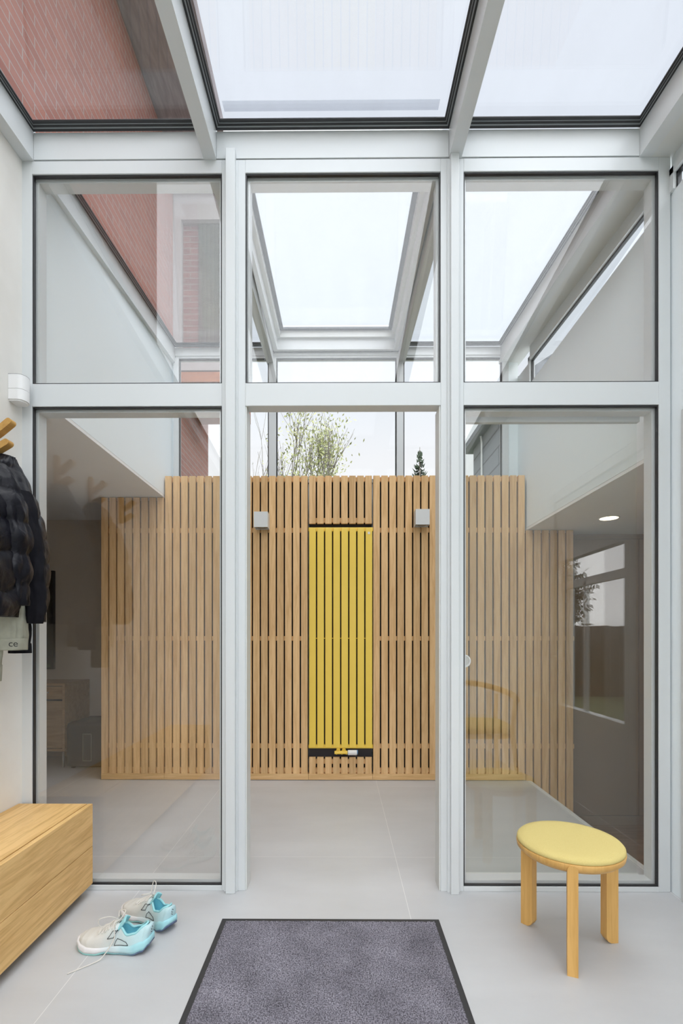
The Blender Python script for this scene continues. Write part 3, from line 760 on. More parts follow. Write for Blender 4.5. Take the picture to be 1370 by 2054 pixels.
def garment(bm, rows, nz=110, na=96, quilt=.0, pitch=.085, seams=5, seed=0, wr=.004, zoff=0):
    """closed hanging body; rows: (z, xc, yc, a, b) from top to bottom, superellipse cross-sections"""
    def at(z):
        for i in range(len(rows) - 1):
            if rows[i][0] >= z >= rows[i + 1][0]:
                t = (rows[i][0] - z) / (rows[i][0] - rows[i + 1][0]); t = t * t * (3 - 2 * t) * .5 + t * .5
                return [rows[i][k] + (rows[i + 1][k] - rows[i][k]) * t for k in range(1, 5)]
        return rows[-1][1:]
    z1, z0 = rows[0][0], rows[-1][0]; R = []
    for j in range(nz + 1):
        z = z1 + (z0 - z1) * j / nz
        xc, yc, a, b_ = at(z); ring = []
        for k in range(na):
            th = 2 * PI * k / na
            cx, sy = math.cos(th), math.sin(th)
            ph = noise.noise(Vector((cx * 1.3 + seed, sy * 1.3, z * 5))) * .30 + .45 * abs(math.sin(th * 1.5 + seed))
            q = abs(math.sin(PI * (z + zoff) / pitch + ph * PI))
            vs_ = abs(math.cos(th * seams / 2.0))
            bul = quilt * (min(q, 1) ** .40 * (.55 + .45 * min(1, vs_ * 6) ** .5) - .6)
            fw = wr * noise.noise(Vector((cx * 6 + seed * 3, sy * 6, z * 7))) + wr * .6 * noise.noise(Vector((cx * 14, sy * 14 + seed, z * 22)))
            g = 1 + 0
            ring.append(bm.verts.new((xc + (a + bul + fw) * math.copysign(abs(cx) ** .85, cx), yc + (b_ + bul + fw) * math.copysign(abs(sy) ** .85, sy), z + .003 * noise.noise(Vector((cx * 2, sy * 2, seed))))))
        R.append(ring)
    for j in range(nz):
        for k in range(na): bm.faces.new((R[j][k], R[j][(k + 1) % na], R[j + 1][(k + 1) % na], R[j + 1][k]))
    bm.faces.new(R[0][::-1]); bm.faces.new(R[-1])
def sleeve(bm, pts, rad, quilt=0, pitch=.07, seed=0, n=40, wr=.004, sx=1.0):
    pts = sweep_pts(pts, 14); N = len(pts); R = []
    L = 0
    for i, p in enumerate(pts):
        if i: L += (p - pts[i - 1]).length
        t = i / (N - 1) * (len(rad) - 1); k0 = min(int(t), len(rad) - 2); r = rad[k0] + (rad[k0 + 1] - rad[k0]) * (t - k0)
        q = quilt * (abs(math.sin(PI * L / pitch)) ** .5 - .5); ring = []
        for k in range(n):
            a = 2 * PI * k / n
            fw = wr * noise.noise(Vector((math.cos(a) * 3 + seed, math.sin(a) * 3, L * 16))) * 1.6
            ring.append(bm.verts.new(p + Vector((math.cos(a) * (r + q + fw) * sx, math.sin(a) * (r + q + fw), 0))))
        R.append(ring)
    for j in range(N - 1):
        for k in range(n): bm.faces.new((R[j][k], R[j][(k + 1) % n], R[j + 1][(k + 1) % n], R[j + 1][k]))
    bm.faces.new(R[0][::-1]); bm.faces.new(R[-1])

# rear jacket, nearest the partition
T = thing('jacket', 'black jacket with smooth sleeves hanging nearest the glass partition', 'jacket', (XL + .1, 2.02, 1.1))
bm = BM()
def rowsB():
    out = []
    for z, xm, yc, b_ in ((1.905, -1.372, 2.02, .035), (1.86, -1.352, 2.01, .075), (1.80, -1.325, 2.0, .10), (1.72, -1.290, 1.99, .12), (1.64, -1.262, 1.99, .125), (1.55, -1.240, 1.99, .125), (1.42, -1.232, 1.99, .125), (1.30, -1.236, 1.99, .12), (1.215, -1.25, 1.99, .115)):
        a = (xm - (XL + .012)) / 2; out.append((z, XL + .012 + a, yc, a, b_))
    return out
garment(bm, rowsB(), quilt=.013, pitch=.105, seams=2, seed=2.3)
obj('body', bm, M['puff'], T, True)
bm = BM(); sleeve(bm, [(-1.298, 1.955, 1.74), (-1.272, 1.94, 1.64), (-1.245, 1.935, 1.50), (-1.232, 1.93, 1.38), (-1.228, 1.93, 1.26), (-1.238, 1.94, 1.205)], [.040, .046, .050, .046, .043, .034], .004, .13, 1, wr=.007); obj('sleeve', bm, M['soft'], T, True)
bm = BM(); sleeve(bm, [(-1.335, 1.96, 1.66), (-1.330, 1.95, 1.48), (-1.315, 1.95, 1.30), (-1.305, 1.955, 1.18), (-1.300, 1.955, 1.10)], [.04, .05, .05, .044, .036], .0, .10, 4); s_ = obj('sleeve', bm, M['soft'], T, True)
bm = BM(); sleeve(bm, [(-1.301, 1.955, 1.125), (-1.300, 1.955, 1.085)], [.040, .040], 0, .1, 6); obj('cuff', bm, M['soft'], s_, True)

# puffer jacket in front of it
T = thing('jacket', 'shiny black quilted puffer jacket hanging in front of the other black jacket', 'jacket', (XL + .12, 1.75, 1.2))
bm = BM(); out = []
for z, xm, yc, b_ in ((1.915, -1.385, 1.66, .03), (1.87, -1.34, 1.68, .08), (1.82, -1.300, 1.71, .12), (1.76, -1.265, 1.72, .14), (1.70, -1.238, 1.72, .145), (1.60, -1.212, 1.72, .15), (1.48, -1.196, 1.72, .15), (1.36, -1.188, 1.72, .15), (1.26, -1.186, 1.72, .148), (1.225, -1.20, 1.72, .140)):
    a = (xm - (XL + .012)) / 2; out.append((z, XL + .012 + a, yc, a, b_))
garment(bm, out, nz=150, quilt=.017, pitch=.118, seams=3, seed=5.1, zoff=.03, wr=.008)
obj('body', bm, M['puff'], T, True)
bm = BM(); sleeve(bm, [(-1.300, 1.79, 1.80), (-1.262, 1.80, 1.70), (-1.238, 1.80, 1.55), (-1.232, 1.80, 1.40), (-1.236, 1.80, 1.27)], [.04, .060, .062, .058, .05], .014, .115, 3, wr=.010); obj('sleeve', bm, M['puff'], T, True)

# sage garment below
T = thing('jacket', 'pale sage green jacket whose cuff and hem show below the black puffer', 'jacket', (XL + .1, 1.84, 1.0))
bm = BM()
garment(bm, [(1.60, -1.36, 1.85, .05, .06), (1.50, -1.34, 1.85, .085, .08), (1.30, -1.33, 1.85, .10, .085), (1.17, -1.33, 1.855, .104, .085), (1.115, -1.33, 1.86, .102, .085)], quilt=0, wr=.010, seed=8, nz=60)
bd = obj('body', bm, M['sage'], T, True)
bm = BM(); garment(bm, [(1.145, -1.33, 1.858, .108, .090), (1.10, -1.33, 1.858, .107, .089)], quilt=0, wr=.003, seed=8, nz=8); obj('hem', bm, M['sage'], bd, True)
bm = BM(); sleeve(bm, [(-1.36, 1.80, 1.50), (-1.335, 1.79, 1.35), (-1.318, 1.79, 1.20), (-1.312, 1.79, 1.04)], [.045, .05, .048, .046], 0, .1, 9, wr=.008); s_ = obj('sleeve', bm, M['sage'], T, True)
bm = BM(); sleeve(bm, [(-1.312, 1.79, 1.045), (-1.312, 1.79, .985)], [.0475, .044], 0, .1, 9, wr=.001); obj('cuff', bm, M['sage'], s_, True)
def text_mesh(txt, size, ext, mname):
    cu = bpy.data.curves.new('lettering', 'FONT'); cu.body = txt; cu.size = size; cu.extrude = ext
    o = bpy.data.objects.new('tmp_text', cu); COL.objects.link(o)
    dg = bpy.context.evaluated_depsgraph_get(); me = bpy.data.meshes.new_from_object(o.evaluated_get(dg))
    COL.objects.unlink(o); bpy.data.objects.remove(o)
    me.materials.clear(); me.materials.append(mname); return me
me = text_mesh('ce', .034, .0006, mat('black_print', (.02, .02, .02), .7))
hx_, hz_ = W2(17, 1297, 1.765)
me.transform(Matrix.Translation(Vector((hx_, 1.764, hz_)) - worldloc(bd)) @ Matrix.Rotation(math.radians(18), 4, 'Z') @ Matrix.Rotation(PI / 2, 4, 'X'))
lo = bpy.data.objects.new('lettering', me); COL.objects.link(lo); lo.parent = bd

# ------------------------------------------------------------------ tennis shoes
def shoe(loc, rot, label, mirror=1, loose=True):
    T = thing('tennis_shoe', label, 'shoe', (0, 0, 0), group='pair of pale blue tennis shoes by the bench')
    L = .285
    def hw(t):   # half width along the sole; t 0 heel .. 1 toe
        pts = [(0, .020), (.04, .033), (.15, .039), (.35, .034), (.5, .037), (.68, .049), (.8, .050), (.9, .042), (.97, .026), (1, .008)]
        for i in range(len(pts) - 1):
            if pts[i][0] <= t <= pts[i + 1][0]:
                s = (t - pts[i][0]) / (pts[i + 1][0] - pts[i][0]); return pts[i][1] + (pts[i + 1][1] - pts[i][1]) * s
        return .008
    def lerp(pts, t):
        for i in range(len(pts) - 1):
            if pts[i][0] <= t <= pts[i + 1][0]:
                s = (t - pts[i][0]) / (pts[i + 1][0] - pts[i][0]); s = s * s * (3 - 2 * s); return pts[i][1] + (pts[i + 1][1] - pts[i][1]) * s
        return pts[-1][1]
    curve = lambda t: mirror * .008 * math.sin(PI * t) * (1 if t > .2 else t / .2)
    bot = [(0, .030), (.07, .012), (.20, .002), (.42, .002), (.55, .006), (.66, .001), (.82, .001), (.93, .007), (1, .018)]
    mids = [(0, .056), (.08, .048), (.25, .034), (.45, .030), (.6, .026), (.75, .026), (.9, .030), (1, .034)]
    N = 60
    def solebody(z0f, z1f, wf, n=26, ramp=1):
        bm = BM(); rings = []
        for i in range(N + 1):
            t = i / N; a = z0f(t); b_ = z1f(t); w_ = hw(t) * wf(t); x = t * L - (.012 if t < .02 else 0) * 0; c = curve(t)
            ring = []
            for (u, v) in ((-1, 0), (-1.02, .35), (-1.0, .7), (-.95, 1), (-.4, 1), (.4, 1), (.95, 1), (1.0, .7), (1.02, .35), (1, 0), (.4, 0), (-.4, 0)):
                ring.append(bm.verts.new((x, c + u * w_, a + (b_ - a) * v)))
            rings.append(ring)
        m_ = len(rings[0])
        for i in range(N):
            for k in range(m_): bm.faces.new((rings[i][k], rings[i][(k + 1) % m_], rings[i + 1][(k + 1) % m_], rings[i + 1][k]))
        bm.faces.new(rings[0][::-1]); bm.faces.new(rings[-1])
        return bm
    zb = lambda t: lerp(bot, t); zm_ = lambda t: lerp(mids, t)
    def put(name, bm, m, sm=True, par=None):
        R_ = Matrix.Translation(loc) @ Matrix.Rotation(rot, 4, 'Z')
        bmesh.ops.recalc_face_normals(bm, faces=bm.faces)
        me = bpy.data.meshes.new(name); bm.to_mesh(me); bm.free()
        for p in me.polygons: p.use_smooth = sm
        me.materials.append(m); o = bpy.data.objects.new(name, me); COL.objects.link(o); o.parent = par or T; return o
    mid = put('midsole', solebody(lambda t: zb(t) + .006, zm_, lambda t: 1.06), M['shoe_mid'])
    put('outsole', solebody(zb, lambda t: zb(t) + .0065, lambda t: 1.045), M['shoe_out'], True, None)
    # upper: ring from one edge of the sole over the top to the other; open at the collar
    ridge = [(0, .100), (.05, .096), (.17, .073), (.27, .068), (.36, .088), (.42, .100), (.5, .092), (.62, .074), (.75, .062), (.88, .054), (.96, .046), (1, .038)]
    K = 28
    up = BM(); li = BM(); gu = []; gl = []
    def section(t):
        x = .006 + t * (L - .014); w_ = hw(t) * .98; z0 = zm_(t) - .004; H = lerp(ridge, t); c = curve(t)
        return x, w_, z0, H, c
    def openw(t):   # half width of the collar opening
        if t < .035 or t > .40: return 0
        return .026 * math.sin(PI * min(1, max(0, (t - .035) / .365))) ** .45
    lean = [(0, .66), (.1, .74), (.3, .74), (.42, .52), (.7, .75), (1, .8)]
    rowsU = []
    for i in range(N + 1):
        t = i / N; x, w_, z0, H, c = section(t); ow = openw(t); row = []
        for k in range(K + 1):
            s = -1 + 2 * k / K; a = s * PI / 2
            # side wall then roof
            prof_w = w_ * math.copysign(abs(math.sin(a)) ** lerp(lean, t), a)
            zz = z0 + (H - z0) * (max(0, math.cos(a)) ** .62)
            if ow:
                tw = ow * .98
                prof_w = math.copysign(tw + (w_ - tw) * (abs(s) ** 1.6), s) if s != 0 else 0
                zz = z0 + (H - z0) * (1 - abs(s) ** 3.0)
            # heel notch lean backwards
            xx = x - (.010 * max(0, (zz - .05) / .05) if t < .08 else 0) * (1 - t / .08)
            row.append((xx, c + prof_w, zz))
        rowsU.append((row, ow, x, c, H))
    vu = [[up.verts.new(p) for p in r[0]] for r in rowsU]
    for i in range(N):
        for k in range(K):
            if (rowsU[i][1] or rowsU[i + 1][1]) and k in (K // 2 - 1, K // 2): continue
            up.faces.new((vu[i][k], vu[i][k + 1], vu[i + 1][k + 1], vu[i + 1][k]))
    up.faces.new(vu[0]); put('upper', up, M['shoe_up'])
    # lining: goes down from the collar edge to the insole
    for i in range(N + 1):
        row, ow, x, c, H = rowsU[i]
        if not ow: gl.append(None); continue
        r = []
        for q in range(13):
            s = -1 + 2 * q / 12
            zz = .040 + (H - .002 - .040) * (abs(s) ** 4)
            e_ = ow * (1.0 if abs(s) > .8 else 1.0) * s * (1.12 - .12 * s * s * 1.0)
            r.append(li.verts.new((x, c + (ow * .99 * math.copysign(min(1, abs(s) * 1.15), s) if abs(s) < 1 else ow * .99 * s), zz)))
        gl.append(r)
    for i in range(N):
        if gl[i] and gl[i + 1]:
            for q in range(12): li.faces.new((gl[i][q], gl[i][q + 1], gl[i + 1][q + 1], gl[i + 1][q]))
    idx_ = [i for i in range(N + 1) if gl[i]]
    for e_ in (idx_[0], idx_[-1]): 
        try: li.faces.new(gl[e_])
        except Exception: pass
    put('lining', li, M['shoe_in'])
    # padded collar
    col_ = BM()
    ptsL = [Vector((rowsU[i][2], rowsU[i][3] + rowsU[i][1] * 1.02, rowsU[i][4])) for i in idx_]
    ptsR = [Vector((rowsU[i][2], rowsU[i][3] - rowsU[i][1] * 1.02, rowsU[i][4])) for i in idx_]
    heel = Vector((rowsU[idx_[0]][2] - .004, rowsU[idx_[0]][3], rowsU[idx_[0]][4] + .001))
    tube(col_, ptsR[::-1][1:] + [heel] + ptsL[:-1], .0042, 8); put('collar', col_, M['shoe_teal'])
    # tongue
    tg = BM(); rr = []
    for i in range(9):
        f = i / 8; x = .125 + (-.028) * f; zz = .088 + .036 * f
        rr.append([tg.verts.new((x - .004 * abs(s), curve(.4) + s * .021 * (1 - .15 * f), zz - .010 * s * s)) for s in [(-1 + 2 * q / 8) for q in range(9)]] +
                  [tg.verts.new((x - .006 - .004 * abs(s), curve(.4) + s * .020 * (1 - .15 * f), zz - .003 - .010 * s * s)) for s in [(1 - 2 * q / 8) for q in range(9)]])
    for i in range(8):
        for k in range(18): tg.faces.new((rr[i][k], rr[i][(k + 1) % 18], rr[i + 1][(k + 1) % 18], rr[i + 1][k]))
    tg.faces.new(rr[0][::-1]); tg.faces.new(rr[-1]); put('tongue', tg, M['shoe_teal'])
    # laces
    def top(t, s):
        x, w_, z0, H, c = section(t); a = s * PI / 2
        return Vector((x, c + w_ * math.copysign(abs(math.sin(a)) ** lerp(lean, t), a), z0 + (H - z0) * (max(0, math.cos(a)) ** .62) + .003))
    lc = BM()
    ts = [.43, .475, .52, .565, .61, .655]
    for i, t in enumerate(ts):
        tube(lc, sweep_pts([top(t, -.42), top(t + .008, -.2) + Vector((0, 0, .001)), top(t + .01, 0) + Vector((0, 0, .002)), top(t + .008, .2) + Vector((0, 0, .001)), top(t, .42)], 4), .0021, 6)
        if i < len(ts) - 1: tube(lc, sweep_pts([top(t, -.42), top(t + .02, 0) + Vector((0, 0, .004)), top(ts[i + 1], .42)], 4), .0019, 6)
    b0 = top(.42, 0) + Vector((0, 0, .003))
    tube(lc, sweep_pts([b0, b0 + Vector((.02, .03 * mirror, .028)), b0 + Vector((.055, .045 * mirror, .022)), b0 + Vector((.05, .03 * mirror, -.012)), b0 + Vector((.015, .01, .004))], 8), .0018, 6)
    tube(lc, sweep_pts([b0, b0 + Vector((-.008, -.025 * mirror, .02)), b0 + Vector((.022, -.038 * mirror, .012)), b0 + Vector((.01, -.01 * mirror, .006))], 8), .0018, 6)
    if loose:
        e_ = [b0, b0 + Vector((.006, .028, .0)), Vector((.118, .046, .066)), Vector((.130, .062, .035)), Vector((.150, .082, .008)), Vector((.172, .105, .0035)), Vector((.20, .135, .003)), Vector((.222, .158, .003))]
        tube(lc, sweep_pts(e_, 8), .0019, 6)
    put('laces', lc, M['shoe_lace'])
    # printed marks on the side: two outlined parallelograms, slightly proud of the upper
    mk = BM()
    def side(t, zf, sgn):
        x, w_, z0, H, c = section(t); t_ = t
        z = z0 + (H - z0) * zf
        ow = openw(t)
        if ow:
            s = (1 - zf) ** (1 / 3.0); wv = ow * .98 + (w_ - ow * .98) * (s ** 1.6)
        else:
            cs = zf ** (1 / .62); sn = math.sqrt(max(0, 1 - cs * cs)); wv = w_ * sn ** lerp(lean, t)
        return Vector((x, c + sgn * (wv + .0012), z))
    for sgn in (1, -1):
        for quad in (((.52, .48), (.455, .80), (.40, .78), (.435, .48)), ((.425, .10), (.395, .42), (.27, .44), (.235, .14))):
            P4 = list(quad); mk = BM()
            for i in range(4):
                p, q = P4[i], P4[(i + 1) % 4]
                seg = [side(p[0] + (q[0] - p[0]) * f / 6, p[1] + (q[1] - p[1]) * f / 6, sgn) for f in range(7)]
                tube(mk, seg, .0010, 5)
            put('side_mark', mk, M['print'], False)
    mk = BM()
    for dz in range(3):
        z = .064 + dz * .010; xh = .006 - .010 * max(0, (z - .05) / .05)
        tube(mk, [(xh - .001, curve(.02) - .004 + .004 * (dz % 2), z), (xh - .001, curve(.02) + .003, z + .006)], .0011, 5)
    put('heel_mark', mk, M['print'], False)
    T.location = loc; T.rotation_euler = (0, 0, rot)
    return T
M['print'] = mat('dark_print', (.03, .035, .04), .6)
def shoe_mat(name, white, teal, rough=.7):
    """white at the toe turning pale aqua at the heel, as the fabric is dyed"""
    m = mat(name, white, rough); n, l, b = nt(m)
    t = n.new('ShaderNodeTexCoord'); s = n.new('ShaderNodeSeparateXYZ'); r = n.new('ShaderNodeValToRGB')
    z = n.new('ShaderNodeTexNoise'); z.inputs['Scale'].default_value = 30; z.inputs['Detail'].default_value = 4
    a = n.new('ShaderNodeMath'); a.operation = 'MULTIPLY_ADD'; a.inputs[1].default_value = .05
    l.new(t.outputs['Object'], s.inputs[0]); l.new(t.outputs['Object'], z.inputs['Vector']); l.new(z.outputs[0], a.inputs[0]); l.new(s.outputs['X'], a.inputs[2]); l.new(a.outputs[0], r.inputs[0])
    r.color_ramp.elements[0].position = .06; r.color_ramp.elements[0].color = (*teal, 1); r.color_ramp.elements[1].position = .20; r.color_ramp.elements[1].color = (*white, 1)
    l.new(r.outputs[0], b.inputs['Base Color'])
    z2 = n.new('ShaderNodeTexVoronoi'); z2.inputs['Scale'].default_value = 420; bp = n.new('ShaderNodeBump'); bp.inputs['Strength'].default_value = .25; bp.inputs['Distance'].default_value = .001
    l.new(t.outputs['Object'], z2.inputs['Vector']); l.new(z2.outputs[0], bp.inputs['Height']); l.new(bp.outputs[0], b.inputs['Normal'])
    return m
M['shoe_up'] = shoe_mat('dyed_mesh_fabric', (.66, .65, .61), (.50, .70, .74))
M['shoe_mid'] = shoe_mat('dyed_foam', (.78, .77, .78), (.38, .70, .76), .5)
M['shoe_out'] = shoe_mat('outsole_rubber', (.30, .62, .60), (.10, .14, .24), .5)
M['shoe_in'] = mat('turquoise_lining', (.16, .50, .60), .85)
M['shoe_teal'] = mat('pale_aqua_padding', (.33, .66, .70), .8)
M['shoe_lace'] = mat('cream_lace', (.70, .67, .62), .85)
shoe((-.692, 1.775, 0), math.radians(174), 'pale blue tennis shoe in front with its lace trailing on the floor', 1, True)
shoe((-.655, 1.885, 0), math.radians(150), 'pale blue tennis shoe behind, turned with its heel towards the mat', -1, False)

# ------------------------------------------------------------------ left room: sideboard, picture, case
fy, sxr = 4.22, -2.41
T = thing('sideboard', 'oak sideboard on steel legs against the beige wall of the left room', 'sideboard', (-3.0, 4.43, 0))
bm = BM(); t = .022
box(bm, -3.6, sxr, fy, 4.64, .722, .745, .001)
obj('top', bm, M['oakd'], T)
bm = BM(); box(bm, -3.6, sxr, fy, 4.64, .148, .17, .001); obj('base', bm, M['oakd'], T)
for q in (sxr - t, -3.6):
    bm = BM(); box(bm, q, q + t, fy, 4.64, .171, .721); obj('side_panel', bm, M['oakd'], T)
bm = BM(); box(bm, -3.57, sxr - t - .001, 4.62, 4.638, .171, .721); obj('back_panel', bm, M['dark'], T)
for a, b_ in ((-3.0, sxr - t - .004), (-3.575, -3.005)):
    bm = BM(); box(bm, a, b_, fy + .004, fy + .022, .605, .716, .001); d_ = obj('drawer', bm, M['oakd'], T)
    bm = BM(); tube(bm, [(b_ - .12, fy + .004, .665), (b_ - .12, fy - .012, .665)], .006, 10); obj('knob', bm, M['steel'], d_)
    bm = BM(); box(bm, a, b_, fy + .004, fy + .022, .176, .588, .001); obj('door', bm, M['oakd'], T)
bm = BM(); box(bm, -3.57, sxr - t, fy + .03, fy + .04, .585, .61); obj('shadow_gap', bm, M['dark'], T)
for x in (sxr - .03, -3.55):
    for y in (fy + .03, 4.6):
        bm = BM(); tube(bm, [(x, y, .001), (x, y, .147)], .010, 10); obj('leg', bm, M['steel'], T)
px0, pz1 = W2(60, 1145, 4.63); px1, pz0 = W2(109, 1342, 4.63)
T = thing('wall_picture', 'dark picture in a black frame on the beige wall above the sideboard', 'picture', (px0, 4.64, pz0))
bm = BM(); px0 -= .35
ring(bm, px0, px1, pz0, pz1, .018, 4.615, 4.648); obj('frame', bm, M['gasket'], T)
m = mottled('dark_canvas_reflected_foliage', (.008, .008, .007), (.09, .10, .05), 9, .35, lo=.55, hi=.8, detail=8)  # green mottling paints the foliage reflected in the dark picture
bm = BM(); box(bm, px0 + .018, px1 - .018, 4.628, 4.648, pz0 + .018, pz1 - .018); obj('print', bm, m, T)
T = thing('carry_case', 'black rounded carry case on the floor beside the oak sideboard', 'case', (-2.15, 4.3, 0))
bm = BM(); box(bm, -2.395, -1.96, 4.20, 4.60, .012, .405, .035); obj('shell', bm, mat('black_textile', (.03, .028, .027), .8), T, True)
bm = BM(); ring(bm, -2.24, -2.16, .07, .31, .008, 4.192, 4.199); obj('piping', bm, mat('grey_piping', (.14, .13, .12), .7), T)
for x in (-2.35, -2.0):
    for y in (4.25, 4.55):
        bm = BM(); tube(bm, [(x, y, .0005), (x, y, .02)], .018, 10); obj('foot', bm, M['gasket'], T)

# ------------------------------------------------------------------ outdoors
bm = BM(); box(bm, -40, 40, 5.1, 60, -.62, -.5); box(bm, 4.5, 40, -30, 5.1, -.62, -.5); box(bm, -40, -4.5, -30, 5.1, -.62, -.5); box(bm, -4.5, 4.5, -30, -1.8, -.62, -.5)
struct('ground', bm, mottled('lawn', (.09, .12, .05), (.14, .16, .08), 1.2, .95), 'lawn around the house', 'ground')

XH = -2.06
M['baywood'] = wood('stained_bay_boards', (.36, .15, .07), (.26, .10, .05), 'X', .7, .1)
H = thing('brick_house', 'tall red brick house beside the glass roof, with projecting bay', 'house', (-4, 6, -.5))
bm = BM(); box(bm, -7, XH, -1.0, 7.55, 2.52, 7.02); box(bm, -7, XH, 4.85, 7.55, -.5, 2.52); obj('wall', bm, brick('red_brick_side', ('Y', 'Z'), (.36, .15, .115), (.30, .125, .10), (.34, .28, .26), ms=.010), H)
bm = BM(); prism(bm, [(-7.3, -1.4, 7.05), (-1.36, -1.4, 7.05), (-1.36, -1.4, 7.2), (-4.2, -1.4, 8.6), (-7.3, -1.4, 7.2)], (0, 7.2, 0)); obj('roof', bm, mottled('dark_roof_boards', (.34, .30, .32), (.25, .22, .24), 5, .8, stretch=(6, 1, 1)), H)
bx0, bx1, bY = XH - .0, -1.32, 5.95
zb0 = 4.30
bm = BM(); box(bm, bx0, bx1 + .05, bY - .12, bY + 1.25, 6.62, 6.80); obj('bay_roof', bm, M['baywood'], H)
bm = BM(); box(bm, bx0, bx1, bY, bY + 1.2, zb0, 4.42)
obj('bay_floor', bm, M['baywood'], H)
bm = BM(); box(bm, bx0, bx1, bY + .10, bY + 1.2, 4.42, 6.62); obj('bay', bm, brick('red_brick_bay_reflection', ('X', 'Z')), H)  # brick behind the pane stands in for the wall reflected in it
bm = BM(); ring(bm, bx0, bx1 - .02, 4.44, 6.40, .10, bY, bY + .09); box(bm, bx0, bx1, bY, bY + .1, 6.40, 6.62); wf = obj('bay_window', bm, mat('weathered_grey_frame', (.36, .34, .34), .6), H)
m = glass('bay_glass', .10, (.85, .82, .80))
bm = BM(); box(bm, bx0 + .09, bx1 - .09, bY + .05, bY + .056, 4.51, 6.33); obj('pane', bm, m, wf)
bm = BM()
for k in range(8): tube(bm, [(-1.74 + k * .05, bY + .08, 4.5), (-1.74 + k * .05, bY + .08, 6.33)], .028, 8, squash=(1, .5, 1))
obj('reflected_greenery', bm, mottled('grey_green_reflection', (.16, .19, .14), (.10, .12, .09), 6, .9), wf)  # grey-green folds stand in for greenery reflected in the pane

G = thing('neighbour_house', 'grey clad neighbouring house with a thin downpipe beyond the clerestory', 'house', (5, 8, -.5))
bm = BM(); box(bm, 2.62, 8, 7.5, 9.5, -.5, 4.85); obj('wall', bm, brick('grey_cladding', ('Y', 'Z'), (.27, .28, .31), (.24, .25, .28), (.13, .13, .14), 3.4, .30, .03), G)
bm = BM(); prism(bm, [(2.46, 7.3, 4.83), (2.46, 7.3, 4.93), (5.3, 7.3, 6.8), (8.1, 7.3, 4.93), (8.1, 7.3, 4.83)], (0, 2.45, 0)); obj('roof', bm, mat('slate_roof', (.17, .18, .20), .7), G)
bm = BM(); tube(bm, [(2.575, 8.85, 4.82), (2.59, 8.85, 4.70), (2.59, 8.85, -.48)], .017, 8); obj('downpipe', bm, M['lampgrey'], G)

def tree(x, y, zb, label, name, spread, h, col_leaf, seed, depth=5, leaf_n=14, trunk_h=.45, lean=0, group=None, rad=.085, leafr=.45, lsz=.045, up=.15):
    rnd = random.Random(seed)
    T = thing(name, label, 'tree', (x, y, zb), group=group)
    bm = BM(); lf = BM(); tips = []
    def grow(p, d, L, r, lev):
        pts = [p]; q = p.copy(); dd = d.copy()
        for i in range(4):
            dd = (dd + Vector((rnd.uniform(-1, 1), rnd.uniform(-1, 1), rnd.uniform(-.4, .9))) * .16).normalized(); q = q + dd * L / 4; pts.append(q.copy())
        tube(bm, pts, [r, r * .9, r * .8, r * .7, r * .62], 5 if lev > 1 else 8, cap=False)
        if lev >= depth: tips.append((q, lev)); return
        if lev >= depth - 2: tips.extend((pp, lev) for pp in pts[2:])
        for k in range(3 if lev < depth - 1 else 3):
            a = rnd.uniform(0, 2 * PI); s = Vector((math.cos(a), math.sin(a), 0)) * spread
            nd = (dd * rnd.uniform(.7, 1) + s * rnd.uniform(.35, .9) + Vector((0, 0, .15))).normalized()
            grow(pts[rnd.choice((2, 3, 4, 4))], nd, L * rnd.uniform(.55, .8), r * .58, lev + 1)
    grow(Vector((x, y, zb)), Vector((lean, 0, 1)).normalized(), h * trunk_h, rad, 0)
    obj('branches', bm, M['bark'], T)
    for p, lev in tips:
        for i in range(leaf_n):
            c = p + Vector([rnd.gauss(0, leafr * .35) for _ in range(3)]); u = Vector([rnd.uniform(-1, 1) for _ in range(3)]).normalized(); v = u.orthogonal().normalized()
            s = lsz * rnd.uniform(.6, 1.2)
            vs = [lf.verts.new(c + u * s), lf.verts.new(c + v * s * .45), lf.verts.new(c - u * s), lf.verts.new(c - v * s * .45)]; lf.faces.new(vs)
    obj('leaves', lf, col_leaf, T)
    return T
M['fence'] = mottled('stained_fence_boards', (.085, .065, .055), (.12, .095, .08), 4, .9, stretch=(3, 3, .5))
M['bark'] = mat('grey_bark', (.22, .20, .17), .9)
M['leaf'] = mottled('pale_yellow_green_leaf', (.42, .42, .20), (.30, .34, .14), 3, .8)
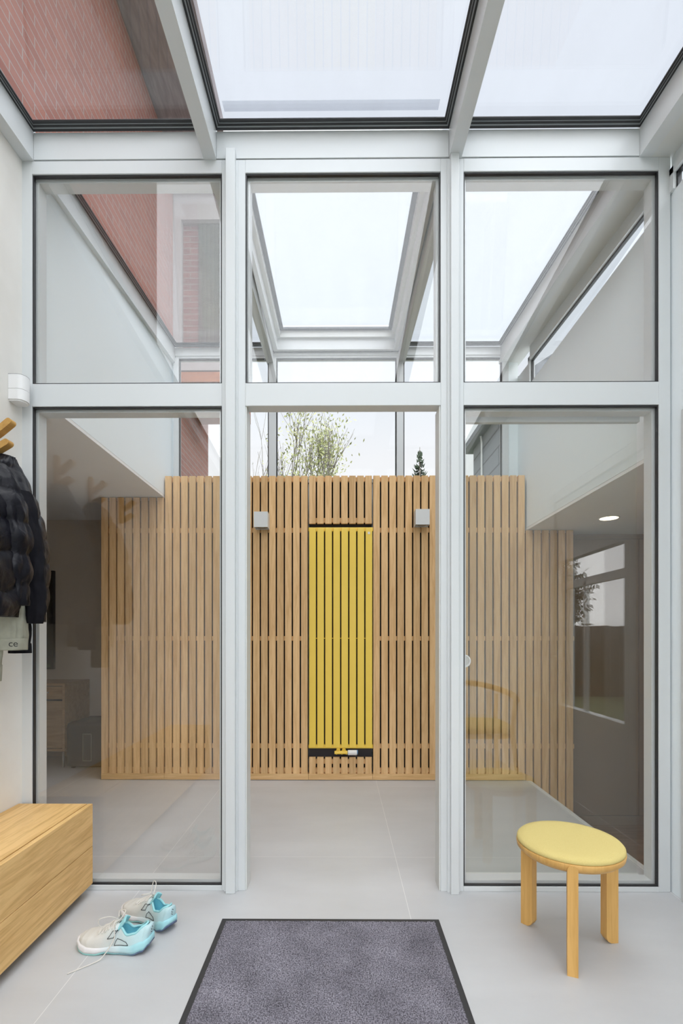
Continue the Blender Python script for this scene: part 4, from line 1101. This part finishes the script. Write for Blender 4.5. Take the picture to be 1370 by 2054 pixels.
M['leafd'] = mottled('dark_green_needles', (.06, .09, .06), (.10, .13, .09), 4, .9)
tree(-1.0, 14, -.5, 'sparse pale leaved tree seen in the middle of the clerestory window', 'garden_tree', .42, 6.0, M['leaf'], 21, 5, 4, .50, .0, leafr=.5, lsz=.055)
tree(-4.1, 16, -.5, 'bare twiggy tree at the left edge of the middle clerestory view', 'garden_tree', .5, 6.6, M['leaf'], 5, 4, 0, .55, .10, rad=.06, leafr=.5)
tree(7.5, -12, -.5, 'dark leafy tree over the fence, mirrored in the right pane', 'garden_tree', .7, 3.6, M['leafd'], 9, 4, 30, .5, 0, leafr=.8, lsz=.12)
T = thing('garden_fence', 'brown board fence in the garden, mirrored in the right pane', 'fence', (8, -9, -.5))
for k in range(46):
    bm = BM(); box(bm, 2.0 + k * .26, 2.25 + k * .26, -9.0, -8.97, -.5, 1.45 + .01 * (k % 3)); obj('board', bm, M['fence'], T)
for z in (-.2, 1.1):
    bm = BM(); box(bm, 2.0, 13.9, -9.06, -9.001, z, z + .08); obj('rail', bm, M['fence'], T)
# conifer
T = thing('conifer', 'small dark conifer tip just right of the middle clerestory pane', 'tree', (3.3, 20, -.5))
bm = BM(); tube(bm, [(3.3, 20, -.5), (3.3, 20, 9.0)], [.16, .01], 8); obj('trunk', bm, M['bark'], T)
bm = BM(); rnd = random.Random(3)
for i in range(420):
    z = rnd.uniform(2.0, 8.9); r = (9.2 - z) * .26 * rnd.uniform(.5, 1.1); a = rnd.uniform(0, 2 * PI); e_ = Vector((math.cos(a), math.sin(a), 0))
    p0 = Vector((3.3, 20, z)); p1 = p0 + e_ * r + Vector((0, 0, .25 * r)); s = Vector((-e_.y, e_.x, 0)) * .05
    vs = [bm.verts.new(p0 + s * .4), bm.verts.new(p0 + (p1 - p0) * .6 + s * 1.6 + Vector((0, 0, -.12))), bm.verts.new(p1), bm.verts.new(p0 + (p1 - p0) * .6 - s * 1.6 - Vector((0, 0, .12)))]; bm.faces.new(vs)
obj('needles', bm, M['leafd'], T)
